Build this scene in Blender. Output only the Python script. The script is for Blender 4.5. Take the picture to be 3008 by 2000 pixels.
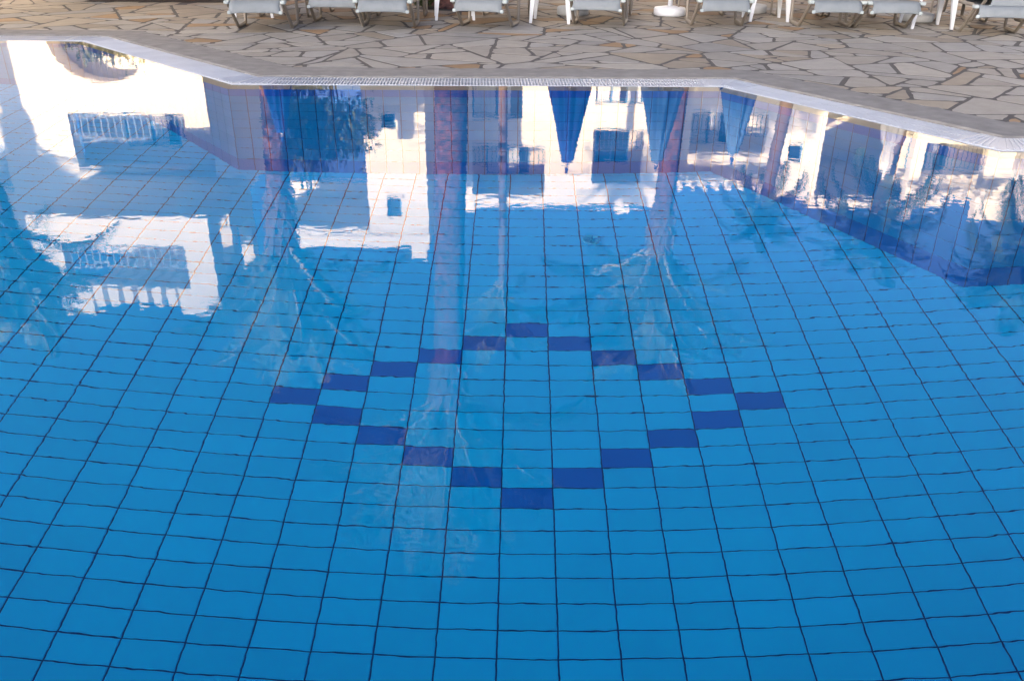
import bpy, bmesh, math, random
from mathutils import Vector, Matrix, noise

random.seed(7)
PI = math.pi
rad = math.radians
for o in list(bpy.data.objects):
    bpy.data.objects.remove(o)
SC = bpy.context.scene
COL = SC.collection

# ------------------------------------------------------------------ camera
CAM_H, PITCH, ROLL, FPX = 1.40, rad(26.97), rad(0.62), 2520.0
cam_d = bpy.data.cameras.new('camera')
cam_d.sensor_width = 36.0
cam_d.sensor_fit = 'HORIZONTAL'
cam_d.lens = 36.0 * FPX / 3008.0
cam_d.clip_start = 0.05
cam_d.clip_end = 2000
cam = bpy.data.objects.new('camera', cam_d)
COL.objects.link(cam)
cam.matrix_world = Matrix.Translation((0, 0, CAM_H)) @ Matrix.Rotation(PI / 2 - PITCH, 4, 'X') @ Matrix.Rotation(ROLL, 4, 'Z')
SC.camera = cam

# ------------------------------------------------------------------ sky, sun, exposure
SUN_EL, SUN_AZ = rad(17.0), rad(32.0)          # azimuth measured from "behind the camera" towards the left
to_sun = Vector((-math.sin(SUN_AZ) * math.cos(SUN_EL), -math.cos(SUN_AZ) * math.cos(SUN_EL), math.sin(SUN_EL)))
world = bpy.data.worlds.new('World')
SC.world = world
world.use_nodes = True
wn = world.node_tree
wn.nodes.clear()
wo = wn.nodes.new('ShaderNodeOutputWorld')
bg = wn.nodes.new('ShaderNodeBackground')
sky = wn.nodes.new('ShaderNodeTexSky')
sky.sky_type = 'NISHITA'
sky.sun_disc = False
sky.sun_elevation = SUN_EL
sky.sun_rotation = PI + SUN_AZ
sky.air_density = 0.32
sky.dust_density = 3.4
sky.ozone_density = 1.3
bg.inputs['Strength'].default_value = 0.05
wn.links.new(sky.outputs[0], bg.inputs[0])
wn.links.new(bg.outputs[0], wo.inputs[0])
sun_d = bpy.data.lights.new('sun', 'SUN')
sun_d.energy = 2.25
sun_d.angle = rad(0.53)
sun_d.color = (1.0, 0.74, 0.47)
sun = bpy.data.objects.new('sun', sun_d)
COL.objects.link(sun)
sun.rotation_euler = to_sun.to_track_quat('Z', 'Y').to_euler()
vs = SC.view_settings
vs.view_transform = 'Standard'
vs.look = 'None'
vs.gamma = 1.0
vs.use_curve_mapping = False
vs.exposure = 3.28
SC.cycles.use_denoising = True
SC.cycles.use_adaptive_sampling = False
SC.cycles.max_bounces = 10
SC.cycles.diffuse_bounces = 5
SC.cycles.glossy_bounces = 4
SC.cycles.transmission_bounces = 8
SC.cycles.sample_clamp_indirect = 12.0

# ------------------------------------------------------------------ measuring helpers
_cp, _sp = math.cos(PITCH), math.sin(PITCH)
_F = Vector((0, _cp, -_sp)); _U0 = Vector((0, _sp, _cp)); _R0 = Vector((1, 0, 0))
_R = math.cos(ROLL) * _R0 + math.sin(ROLL) * _U0
_U = -math.sin(ROLL) * _R0 + math.cos(ROLL) * _U0

def ray(u, v):
    d = _F + _R * ((u - 1504) / FPX) - _U * ((v - 1000) / FPX)
    return d.normalized()

def gnd(u, v, z=0.0):
    d = ray(u, v); t = (CAM_H - z) / -d.z
    return Vector((d.x * t, d.y * t, z))

def refl(u, v, Y):
    """point at depth Y that is mirrored by the water at the measured direction"""
    w = gnd(u, v); d = ray(u, v); t = (Y - w.y) / d.y
    return Vector((w.x + d.x * t, Y, -d.z * t))

def project(p):
    q = Vector(p) - Vector((0, 0, CAM_H))
    z = q.dot(_F)
    if z < 0.05:
        return (-9999, -9999)
    return (1504 + FPX * q.dot(_R) / z, 1000 - FPX * q.dot(_U) / z)

# ------------------------------------------------------------------ materials
MATS = {}

def new_mat(name):
    m = bpy.data.materials.new(name)
    m.use_nodes = True
    nt = m.node_tree
    b = nt.nodes['Principled BSDF']
    MATS[name] = m
    return m, nt, b

def N(nt, t, **kw):
    n = nt.nodes.new(t)
    for k, v in kw.items():
        setattr(n, k, v)
    return n

def ramp(nt, fac, stops):
    r = N(nt, 'ShaderNodeValToRGB')
    e = r.color_ramp.elements
    while len(e) < len(stops):
        e.new(0.5)
    for i, (p, c) in enumerate(stops):
        e[i].position = p
        e[i].color = (c[0], c[1], c[2], 1)
    nt.links.new(fac, r.inputs[0])
    return r.outputs[0]

def noise_tex(nt, scale, detail=4.0, rough=0.55, coord='Object', stretch=None):
    tc = N(nt, 'ShaderNodeNewGeometry')
    src = tc.outputs['Position']
    if stretch:
        mp = N(nt, 'ShaderNodeMapping')
        mp.inputs['Scale'].default_value = stretch
        nt.links.new(src, mp.inputs[0]); src = mp.outputs[0]
    n = N(nt, 'ShaderNodeTexNoise')
    n.inputs['Scale'].default_value = scale
    n.inputs['Detail'].default_value = detail
    n.inputs['Roughness'].default_value = rough
    nt.links.new(src, n.inputs['Vector'])
    return n

def bump(nt, b, height, strength, dist=0.01):
    n = N(nt, 'ShaderNodeBump')
    n.inputs['Strength'].default_value = strength
    n.inputs['Distance'].default_value = dist
    nt.links.new(height, n.inputs['Height'])
    nt.links.new(n.outputs[0], b.inputs['Normal'])

def simple(name, c1, c2=None, scale=6.0, rough=0.6, bstr=0.0, bscale=60.0, metallic=0.0, spec=0.5, stretch=None, vary=0.0, lo=0.3, hi=0.7):
    m, nt, b = new_mat(name)
    b.inputs['Roughness'].default_value = rough
    b.inputs['Metallic'].default_value = metallic
    b.inputs['Specular IOR Level'].default_value = spec
    c2 = c2 or tuple(x * 0.8 for x in c1)
    n = noise_tex(nt, scale, stretch=stretch)
    colour = ramp(nt, n.outputs['Fac'], [(lo, c2), (hi, c1)])
    if vary:
        oi = N(nt, 'ShaderNodeObjectInfo')
        mr = N(nt, 'ShaderNodeMapRange')
        mr.inputs['To Min'].default_value = 1 - vary
        mr.inputs['To Max'].default_value = 1 + vary
        nt.links.new(oi.outputs['Random'], mr.inputs['Value'])
        mx = N(nt, 'ShaderNodeVectorMath', operation='SCALE')
        nt.links.new(colour, mx.inputs[0]); nt.links.new(mr.outputs[0], mx.inputs['Scale'])
        colour = mx.outputs[0]
    nt.links.new(colour, b.inputs['Base Color'])
    if bstr:
        n2 = noise_tex(nt, bscale, 3.0)
        bump(nt, b, n2.outputs['Fac'], bstr, 0.006)
    return m

def stone_mat():
    m, nt, b = new_mat('flagstone')
    at = N(nt, 'ShaderNodeAttribute', attribute_name='tint')
    n = noise_tex(nt, 5.0, 6.0, 0.62)
    n2 = noise_tex(nt, 42.0, 4.0, 0.6)
    mul = ramp(nt, n.outputs['Fac'], [(0.25, (0.80, 0.79, 0.78)), (0.75, (1.10, 1.09, 1.06))])
    mul2 = ramp(nt, n2.outputs['Fac'], [(0.28, (0.80, 0.80, 0.80)), (0.45, (1, 1, 1))])
    a = N(nt, 'ShaderNodeMix', data_type='RGBA', blend_type='MULTIPLY'); a.inputs[0].default_value = 1
    c = N(nt, 'ShaderNodeMix', data_type='RGBA', blend_type='MULTIPLY'); c.inputs[0].default_value = 0.7
    nt.links.new(at.outputs['Color'], a.inputs[6]); nt.links.new(mul, a.inputs[7])
    nt.links.new(a.outputs[2], c.inputs[6]); nt.links.new(mul2, c.inputs[7])
    nt.links.new(c.outputs[2], b.inputs['Base Color'])
    b.inputs['Roughness'].default_value = 0.62
    b.inputs['Specular IOR Level'].default_value = 0.35
    bump(nt, b, n.outputs['Fac'], 0.35, 0.012)
    return m

def tile_mat(name, c1, c2):
    m, nt, b = new_mat(name)
    n = noise_tex(nt, 1.2, 3.0, coord='Object')
    oi = N(nt, 'ShaderNodeObjectInfo')
    col = ramp(nt, n.outputs['Fac'], [(0.3, c2), (0.7, c1)])
    mr = N(nt, 'ShaderNodeMapRange')
    mr.inputs['To Min'].default_value = 0.955
    mr.inputs['To Max'].default_value = 1.045
    nt.links.new(oi.outputs['Random'], mr.inputs['Value'])
    sc_ = N(nt, 'ShaderNodeVectorMath', operation='SCALE')
    nt.links.new(col, sc_.inputs[0]); nt.links.new(mr.outputs[0], sc_.inputs['Scale'])
    nt.links.new(sc_.outputs[0], b.inputs['Base Color'])
    b.inputs['Roughness'].default_value = 0.3
    b.inputs['Specular IOR Level'].default_value = 0.06
    return m

def water_mat():
    m, nt, b = new_mat('pool_water')
    nt.nodes.remove(b)
    out = nt.nodes['Material Output']
    g = N(nt, 'ShaderNodeBsdfGlass')
    g.inputs['IOR'].default_value = 1.333
    g.inputs['Roughness'].default_value = 0.0
    g.inputs['Color'].default_value = (1, 1, 1, 1)
    a = noise_tex(nt, 2.2, 2.0, 0.5, stretch=(0.8, 1.0, 1.0))
    c = noise_tex(nt, 15.0, 2.0, 0.5, stretch=(0.75, 1.0, 1.0))
    amp = noise_tex(nt, 0.6, 2.0, 0.5)
    ad = N(nt, 'ShaderNodeMath', operation='MULTIPLY_ADD')
    ad.inputs[1].default_value = 0.26
    nt.links.new(c.outputs['Fac'], ad.inputs[0]); nt.links.new(a.outputs['Fac'], ad.inputs[2])
    bp = N(nt, 'ShaderNodeBump')
    bp.inputs['Strength'].default_value = 1.0
    bp.inputs['Distance'].default_value = 0.0009
    nt.links.new(ad.outputs[0], bp.inputs['Height'])
    nt.links.new(bp.outputs[0], g.inputs['Normal'])
    nt.links.new(g.outputs[0], out.inputs['Surface'])
    return m

stone_mat()
water_mat()
simple('mortar', (0.115, 0.105, 0.098), (0.08, 0.074, 0.07), 14, 0.9, 0.5, 90)
simple('kerb_concrete', (0.30, 0.285, 0.265), (0.215, 0.205, 0.19), 7, 0.85, 0.7, 70)
simple('grate_plastic', (0.60, 0.63, 0.68), (0.50, 0.53, 0.58), 3, 0.4, 0.1, 60)
simple('channel_dark', (0.13, 0.14, 0.16), (0.06, 0.065, 0.08), 8, 0.8)
tile_mat('tile_blue', (0.0, 0.54, 0.97), (0.0, 0.50, 0.93))
tile_mat('tile_dark', (0.0, 0.155, 0.58), (0.0, 0.135, 0.54))
tile_mat('tile_wall', (0.0, 0.30, 0.66), (0.0, 0.27, 0.62))
tile_mat('tile_skirting', (0.0, 0.19, 0.58), (0.0, 0.17, 0.54))
simple('grout', (0.0, 0.06, 0.22), (0.0, 0.045, 0.16), 8, 0.8, spec=0.05)
simple('rim_tile', (0.40, 0.34, 0.24), (0.30, 0.26, 0.18), 9, 0.5)
simple('frame_taupe', (0.30, 0.255, 0.20), (0.25, 0.215, 0.17), 10, 0.38)
simple('sling_fabric', (0.265, 0.29, 0.30), (0.215, 0.24, 0.25), 5, 0.7, 0.35, 260)
simple('cap_plastic', (0.50, 0.56, 0.55), (0.42, 0.47, 0.46), 8, 0.4)
simple('white_plastic', (0.78, 0.80, 0.82), (0.70, 0.72, 0.74), 6, 0.35)
simple('base_concrete', (0.58, 0.58, 0.55), (0.42, 0.42, 0.40), 6, 0.7, 0.3, 50)
simple('parasol_blue', (0.012, 0.045, 0.26), (0.008, 0.03, 0.19), 5, 0.8, 0.3, 120)
simple('parasol_pale', (0.07, 0.15, 0.30), (0.05, 0.11, 0.24), 5, 0.8, 0.3, 120)  # paler blue cloth for two of the parasols
simple('parasol_white', (0.80, 0.77, 0.72), (0.70, 0.67, 0.62), 5, 0.8, 0.3, 120)
simple('trunk_bark', (0.19, 0.085, 0.07), (0.018, 0.012, 0.016), 15, 0.9, 1.0, 22, stretch=(0.7, 0.7, 1.2), lo=0.36, hi=0.68)
simple('trunk_ringed', (0.17, 0.115, 0.10), (0.08, 0.055, 0.05), 9, 0.9, 0.8, 30, stretch=(0.4, 0.4, 2.2))
simple('cut_boot', (0.20, 0.12, 0.09), (0.09, 0.05, 0.04), 8, 0.9, 0.7, 30)
simple('palm_leaf', (0.17, 0.20, 0.09), (0.10, 0.13, 0.055), 3, 0.55, vary=0.25)
simple('palm_rachis', (0.42, 0.38, 0.24), (0.32, 0.29, 0.17), 6, 0.6)
simple('fan_leaf', (0.055, 0.08, 0.035), (0.03, 0.048, 0.02), 3, 0.55, vary=0.25)
simple('shrub_leaf', (0.09, 0.115, 0.035), (0.035, 0.055, 0.018), 4, 0.6)
simple('hedge_leaf_sunlit', (0.20, 0.20, 0.065), (0.10, 0.11, 0.035), 4, 0.6)  # leaf colour lightened so the arch bushes look sunlit
simple('dry_grass', (0.20, 0.165, 0.075), (0.09, 0.085, 0.035), 6, 0.8)
simple('terracotta', (0.52, 0.20, 0.09), (0.42, 0.15, 0.07), 6, 0.7)
simple('soil', (0.045, 0.033, 0.024), (0.02, 0.016, 0.012), 12, 0.95, 0.8, 40)
simple('wall_white', (0.80, 0.76, 0.68), (0.73, 0.69, 0.61), 1.2, 0.9, 0.25, 35)
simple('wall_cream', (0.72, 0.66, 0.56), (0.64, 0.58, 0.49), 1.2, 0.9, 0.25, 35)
simple('shutter_blue', (0.10, 0.23, 0.42), (0.08, 0.18, 0.34), 6, 0.5)
simple('rail_metal', (0.06, 0.10, 0.20), (0.04, 0.07, 0.15), 6, 0.45)
simple('timber', (0.16, 0.10, 0.06), (0.10, 0.06, 0.04), 6, 0.7)
simple('curtain', (0.62, 0.66, 0.70), (0.45, 0.50, 0.56), 4, 0.9, stretch=(6, 6, 0.3))
simple('ground_earth', (0.20, 0.18, 0.15), (0.14, 0.12, 0.10), 1.0, 0.95, 0.4, 20)
m, nt, b = new_mat('window_glass')
b.inputs['Base Color'].default_value = (0.015, 0.025, 0.04, 1)
b.inputs['Roughness'].default_value = 0.04
nn = noise_tex(nt, 1.5, 2.0)
bump(nt, b, nn.outputs['Fac'], 0.05, 0.01)
MAT = MATS

# ------------------------------------------------------------------ mesh helpers
class MB:
    def __init__(s):
        s.v = []; s.f = []; s.smooth = []
    def add(s, vs_, fs_, smooth=False):
        n = len(s.v)
        s.v += [tuple(p) for p in vs_]
        s.f += [tuple(i + n for i in f) for f in fs_]
        s.smooth += [smooth] * len(fs_)
        return s
    def box(s, a, c):
        x0, y0, z0 = a; x1, y1, z1 = c
        vs_ = [(x0, y0, z0), (x1, y0, z0), (x1, y1, z0), (x0, y1, z0), (x0, y0, z1), (x1, y0, z1), (x1, y1, z1), (x0, y1, z1)]
        return s.add(vs_, [(0, 3, 2, 1), (4, 5, 6, 7), (0, 1, 5, 4), (1, 2, 6, 5), (2, 3, 7, 6), (3, 0, 4, 7)])
    def chamfer_box(s, a, c, e):
        """box with its long edges cut (all twelve) : 24 vertices"""
        bm = bmesh.new()
        bmesh.ops.create_cube(bm, size=1.0)
        ctr = [(a[i] + c[i]) / 2 for i in range(3)]; sz = [abs(c[i] - a[i]) for i in range(3)]
        for v in bm.verts:
            v.co = Vector((ctr[i] + v.co[i] * sz[i] for i in range(3)))
        bmesh.ops.bevel(bm, geom=list(bm.edges), offset=e, segments=1, affect='EDGES')
        bm.verts.index_update()
        s.add([v.co[:] for v in bm.verts], [[v.index for v in f.verts] for f in bm.faces])
        bm.free()
        return s
    def tube(s, pts, r, n=8, cap=True, flat=1.0, axis=None):
        """round (or flattened) bar along a polyline; r a number or a list"""
        P = [Vector(p) for p in pts]
        rs = r if isinstance(r, (list, tuple)) else [r] * len(P)
        vs_ = []; prev = None
        for i, p in enumerate(P):
            t = (P[min(i + 1, len(P) - 1)] - P[max(i - 1, 0)]).normalized()
            ref = axis if axis is not None else (Vector((0, 0, 1)) if abs(t.z) < 0.9 else Vector((0, 1, 0)))
            if prev is not None and axis is None:
                ref = prev
            a = (ref - t * ref.dot(t)).normalized()
            c = t.cross(a)
            prev = a
            for k in range(n):
                an = 2 * PI * (k + 0.5) / n
                vs_.append(p + a * (math.cos(an) * rs[i]) + c * (math.sin(an) * rs[i] * flat))
        fs_ = []
        for i in range(len(P) - 1):
            for k in range(n):
                fs_.append((i * n + k, i * n + (k + 1) % n, (i + 1) * n + (k + 1) % n, (i + 1) * n + k))
        s.add(vs_, fs_, True)
        if cap:
            s.add(vs_[:n], [tuple(range(n))[::-1]]); s.add(vs_[-n:], [tuple(range(n))])
        return s
    def lathe(s, prof, n=24, centre=(0, 0, 0), smooth=True, wob=None):
        vs_ = []
        for i, (r, z) in enumerate(prof):
            for k in range(n):
                an = 2 * PI * k / n
                rr = r * (wob(an, z) if wob else 1)
                vs_.append((centre[0] + math.cos(an) * rr, centre[1] + math.sin(an) * rr, centre[2] + z))
        fs_ = []
        for i in range(len(prof) - 1):
            for k in range(n):
                fs_.append((i * n + k, i * n + (k + 1) % n, (i + 1) * n + (k + 1) % n, (i + 1) * n + k))
        fs_.append(tuple(range(n))[::-1])
        fs_.append(tuple((len(prof) - 1) * n + k for k in range(n)))
        sm = [smooth] * (len(fs_) - 2) + [False, False]
        n0 = len(s.v)
        s.v += vs_; s.f += [tuple(i + n0 for i in f) for f in fs_]; s.smooth += sm
        return s
    def mesh(s, name, mat):
        me = bpy.data.meshes.new(name)
        me.from_pydata(s.v, [], s.f)
        me.materials.append(MAT[mat])
        me.polygons.foreach_set('use_smooth', s.smooth)
        me.update()
        return me
    def build(s, name, mat, parent=None, loc=None):
        return link(name, s.mesh(name, mat), parent, loc)

def link(name, me, parent=None, loc=None):
    o = bpy.data.objects.new(name, me)
    COL.objects.link(o)
    if parent is not None:
        o.parent = parent
    if loc is not None:
        o.location = loc
    return o

def tag(o, label=None, cat=None, group=None, kind=None):
    if label: o['label'] = label
    if cat: o['category'] = cat
    if group: o['group'] = group
    if kind: o['kind'] = kind
    return o

def empty(name, loc=(0, 0, 0), rz=0.0):
    o = bpy.data.objects.new(name, None)
    o.empty_display_size = 0.2
    COL.objects.link(o)
    o.location = loc; o.rotation_euler = (0, 0, rz)
    return o

def copy_tree(o, parent=None):
    c = o.copy(); COL.objects.link(c); c.parent = parent
    for ch in list(o.children):
        if ch.name in COL.objects:
            copy_tree(ch, c)
    return c

def sheet(name, poly, z, mat, holes=None):
    bm = bmesh.new()
    f = bm.faces.new([bm.verts.new((p[0], p[1], z)) for p in poly])
    if f.normal.z < 0 or True:
        bm.normal_update()
        if f.normal.z < 0:
            f.normal_flip()
    me = bpy.data.meshes.new(name)
    bm.to_mesh(me); bm.free()
    me.materials.append(MAT[mat])
    return link(name, me)

# ------------------------------------------------------------------ polygons of the pool (water edge), clockwise as seen from above
EDGE = [(-13.0, 9.80), (-4.80, 9.94), (-2.42, 7.52), (1.80, 7.66), (3.16, 5.54), (9.0, 5.54), (9.0, 0.35), (-13.0, 0.35)]

def offset_poly(poly, d):
    n = len(poly); out = []
    for i in range(n):
        p0, p1, p2 = Vector(poly[i - 1]), Vector(poly[i]), Vector(poly[(i + 1) % n])
        e1 = (p1 - p0).normalized(); e2 = (p2 - p1).normalized()
        n1 = Vector((-e1.y, e1.x)); n2 = Vector((-e2.y, e2.x))      # left of travel = outward for clockwise
        b_ = (n1 + n2).normalized()
        out.append(p1 + b_ * (d / max(0.3, b_.dot(n1))))
    return out

GW = 0.34      # width of the overflow grating
KW = 0.47      # width of the concrete band
LIP = 0.05
E_in = [Vector(p) for p in EDGE]
E_wall = offset_poly(EDGE, -LIP)
E_gr = offset_poly(EDGE, GW)
E_kerb = offset_poly(EDGE, GW + KW)
DEPTH = 2.563
GRID_YAW = rad(-0.277)
TW, TD = 0.28037, 0.14342
LAT0 = Vector((-0.0414, 5.2470))

def inside(poly, x, y):
    c = False; n = len(poly)
    for i in range(n):
        x1, y1 = poly[i][0], poly[i][1]; x2, y2 = poly[i - 1][0], poly[i - 1][1]
        if (y1 > y) != (y2 > y) and x < (x2 - x1) * (y - y1) / (y2 - y1) + x1:
            c = not c
    return c

def strip(name, inner, outer, z, mat, drop=0.0, segs=1):
    mb = MB(); n = len(inner)
    for i in range(n):
        j = (i + 1) % n
        mb.add([(inner[i].x, inner[i].y, z), (inner[j].x, inner[j].y, z), (outer[j].x, outer[j].y, z), (outer[i].x, outer[i].y, z)], [(0, 1, 2, 3)])
        if drop:
            mb.add([(inner[i].x, inner[i].y, z - drop), (inner[j].x, inner[j].y, z - drop), (inner[j].x, inner[j].y, z), (inner[i].x, inner[i].y, z)], [(0, 1, 2, 3)])
    return mb.build(name, mat)

# ---- the ground: one ring-shaped sheet around the pool, out to the horizon
BIG = [Vector((-400, 500)), Vector((-60, 500)), Vector((-10, 500)), Vector((10, 500)), Vector((60, 500)), Vector((400, 500)), Vector((400, -400)), Vector((-400, -400))]
DECK = [Vector((-22, 19)), Vector((-8, 19)), Vector((-3, 19)), Vector((3, 19)), Vector((8, 19)), Vector((22, 19)), Vector((22, -9)), Vector((-22, -9))]
tag(strip('ground', DECK, BIG, -0.006, 'ground_earth'), kind='structure')
deck = tag(strip('terrace', E_kerb, DECK, 0.0, 'mortar', drop=0.0), kind='structure')

def kerb():
    """concrete band between paving and grating, slightly uneven top and a rough arris"""
    mb = MB(); n = len(E_gr); rnd = random.Random(3)
    for i in range(n):
        j = (i + 1) % n
        a0, a1, b0, b1 = E_gr[i], E_gr[j], E_kerb[i], E_kerb[j]
        L = (a1 - a0).length; k = max(2, int(L / 0.06)) if i in (0, 1, 2, 3, 4) else 4
        rows = []
        for q in range(k + 1):
            t = q / k
            pa = a0.lerp(a1, t); pb = b0.lerp(b1, t); w = (pb - pa)
            en = 0 if q in (0, k) else 1
            j1 = en * rnd.uniform(-0.010, 0.004); j2 = en * rnd.uniform(-0.02, 0.025)
            z = 0.014 + 0.004 * noise.noise(Vector((pa.x * 2, pa.y * 2, 0)))
            dirw = w.normalized()
            p0 = pa - dirw * j1; p1 = pa + dirw * 0.02; p2 = pa + w * 0.5; p3 = pb + dirw * j2; 
            rows.append([(p0.x, p0.y, -0.09), (p0.x, p0.y, z - 0.012), (p1.x, p1.y, z), (p2.x, p2.y, z + 0.003), (p3.x, p3.y, z - 0.006), (p3.x + dirw.x * .01, p3.y + dirw.y * .01, -0.004)])
        vs_ = [p for r_ in rows for p in r_]; m_ = 6
        fs_ = [(q * m_ + c, (q + 1) * m_ + c, (q + 1) * m_ + c + 1, q * m_ + c + 1) for q in range(k) for c in range(m_ - 1)]
        mb.add(vs_, fs_, False)
    return tag(mb.build('pool_kerb', 'kerb_concrete'), kind='structure')
kerb()

# ------------------------------------------------------------------ overflow channel and grating panels
ch = MB(); n = len(E_in)
for i in range(n):
    j = (i + 1) % n
    a, c, e, f = E_in[i], E_in[j], E_gr[j], E_gr[i]
    ch.add([(a.x, a.y, -0.085), (c.x, c.y, -0.085), (e.x, e.y, -0.085), (f.x, f.y, -0.085)], [(0, 1, 2, 3)])
    ch.add([(a.x, a.y, -0.085), (c.x, c.y, -0.085), (c.x, c.y, -0.012), (a.x, a.y, -0.012)], [(3, 2, 1, 0)])
tag(ch.build('overflow_channel', 'channel_dark'), kind='structure')

SLAT_P = 0.0275
slat_me = MB().chamfer_box((-0.0064, 0.018, -0.026), (0.0064, GW - 0.018, 0.004), 0.0025).mesh('slat', 'grate_plastic')
def grate_panel(p, d, nrm, L, label, along):
    """one moulded grating section: two side rails, a middle rib and its slats; local x runs along the pool edge"""
    root = empty('drain_grate', (p.x, p.y, 0), math.atan2(d.y, d.x))
    tag(root, label, 'grate', 'grating sections round the pool')
    MB().box((0.002, 0.004, -0.028), (L - 0.002, 0.020, 0.0)).build('side_rail', 'grate_plastic', root)
    MB().box((0.002, GW - 0.020, -0.028), (L - 0.002, GW - 0.006, 0.0)).build('side_rail', 'grate_plastic', root)
    MB().box((0.002, GW * 0.5 - 0.009, -0.024), (L - 0.002, GW * 0.5 + 0.009, 0.0015)).build('middle_rib', 'grate_plastic', root)
    k = int(L / SLAT_P); pch = L / k
    for q in range(k):
        link('slat', slat_me, root, ((q + 0.5) * pch, 0, 0))
    return root

def corner_plate(i, label):
    """moulded corner piece with raised ribs"""
    a, b_ = E_in[i], E_gr[i]
    d0 = (E_in[i] - E_in[i - 1]).normalized(); d1 = (E_in[i + 1] - E_in[i]).normalized()
    n0 = Vector((-d0.y, d0.x)); n1 = Vector((-d1.y, d1.x)); W = 0.34
    turn = d0.x * d1.y - d0.y * d1.x
    root = empty('grate_corner', (a.x, a.y, 0))
    tag(root, label, 'grate corner', 'corner pieces of the grating')
    P = lambda v_: (v_.x - a.x, v_.y - a.y)
    g = 0.006
    o0 = b_ - d0 * W; i0 = o0 - n0 * GW; o1 = b_ + d1 * W; i1 = o1 - n1 * GW
    if turn > 0:
        i0 = a - d0 * W; o0 = i0 + n0 * GW; i1 = a + d1 * W; o1 = i1 + n1 * GW
    poly = [P(i0 + n0 * g), P(a.lerp(b_, g / GW)), P(i1 + n1 * g), P(o1 - n1 * g), P(b_.lerp(a, g / GW)), P(o0 - n0 * g)]
    mb = MB()
    top = [(x, y, 0.003) for x, y in poly]; bot = [(x, y, -0.03) for x, y in poly]
    mb.add(top + bot, [(0, 1, 4, 5), (1, 2, 3, 4)] + [(k, (k + 1) % 6, (k + 1) % 6 + 6, k + 6) for k in range(6)])
    mb.build('plate', 'grate_plastic', root)
    for (ia, oa, ib, ob) in ((i0, o0, a, b_), (a, b_, i1, o1)):
        for q in range(1, 7):
            t = q / 7
            s0 = ia.lerp(ib, t); s1 = oa.lerp(ob, t); w = (s1 - s0).normalized(); s0 = s0 + w * 0.03; s1 = s1 - w * 0.03
            sd = Vector((-w.y, w.x)) * 0.006
            r_ = [P(s0 - sd), P(s0 + sd), P(s1 + sd), P(s1 - sd)]
            rb = MB().add([(x, y, 0.003) for x, y in r_] + [(x, y, 0.0085) for x, y in r_], [(4, 5, 6, 7), (0, 1, 5, 4), (1, 2, 6, 5), (2, 3, 7, 6), (3, 0, 4, 7)])
            rb.build('rib', 'grate_plastic', root)
    return i0, i1

SEC = {0: 'far left run of white pool grating beside the bushes\' reflection', 1: 'left slanting run of white pool grating', 2: 'middle run of white pool grating below the loungers', 3: 'right slanting run of white pool grating', 4: 'right end run of white pool grating'}
ends = {}
CNAMES = {1: 'white ribbed corner piece at the far left bend of the pool grating', 2: 'white ribbed corner piece where the left slanting grating meets the middle run',
          3: 'white ribbed corner piece where the middle run meets the right slanting grating', 4: 'white ribbed corner piece nearest the right edge of the photo'}
for i in (1, 2, 3, 4):
    ends[i] = corner_plate(i, CNAMES[i])
ORD = ['first', 'second', 'third', 'fourth', 'fifth', 'sixth', 'seventh', 'eighth', 'ninth', 'tenth']
for i in range(5):
    a = ends[i][1] if i in ends else E_in[i]
    c = ends[i + 1][0] if i + 1 in ends else E_in[i + 1]
    d = (c - a).normalized(); nrm = Vector((-d.y, d.x))
    if i == 0:
        a = c - d * 2.6
    if i == 4:
        c = a + d * 1.6
    L = (c - a).length; k = max(1, round(L / 0.5))
    for q in range(k):
        nm = {0: 'of the far left run', 1: 'of the left slanting run', 2: 'of the middle run below the loungers', 3: 'of the right slanting run', 4: 'of the short right-edge run'}[i]
        grate_panel(a + d * (q * L / k), d, nrm, L / k, 'white slotted grating, %s section from the left %s' % (ORD[q], nm), d)
# grating outside the picture goes on as a plain white band
rest = MB()
for (p, q) in ((E_in[0], (ends[1][0] - (E_in[1] - E_in[0]).normalized() * 2.62)), (ends[4][1] + (E_in[5] - E_in[4]).normalized() * 1.62, E_in[5])):
    d = (q - p).normalized(); nv = Vector((-d.y, d.x)) * GW
    rest.add([(p.x, p.y, 0), (q.x, q.y, 0), (q.x + nv.x, q.y + nv.y, 0), (p.x + nv.x, p.y + nv.y, 0)], [(0, 1, 2, 3)])
for i in (5, 6, 7):
    j = (i + 1) % 8
    rest.add([(E_in[i].x, E_in[i].y, 0), (E_in[j].x, E_in[j].y, 0), (E_gr[j].x, E_gr[j].y, 0), (E_gr[i].x, E_gr[i].y, 0)], [(0, 1, 2, 3)])
tag(rest.build('pool_edge_band', 'grate_plastic'), kind='structure')

# ------------------------------------------------------------------ pool shell: rim tiles, wall tiles, floor tiles
def tile_mesh(name, w, h, t, mat, e=0.003):
    """flat tile lying in local xy, its face at z=0 and its edges chamfered down to -t"""
    x, y = w / 2, h / 2
    vs_ = [(-x + e, -y + e, 0), (x - e, -y + e, 0), (x - e, y - e, 0), (-x + e, y - e, 0),
           (-x, -y, -e), (x, -y, -e), (x, y, -e), (-x, y, -e), (-x, -y, -t), (x, -y, -t), (x, y, -t), (-x, y, -t)]
    fs_ = [(0, 1, 2, 3)]
    for r_ in (0, 4):
        for k in range(4):
            fs_.append((r_ + 4 + k, r_ + 4 + (k + 1) % 4, r_ + (k + 1) % 4, r_ + k))
    return MB().add(vs_, fs_).mesh(name, mat)

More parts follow.
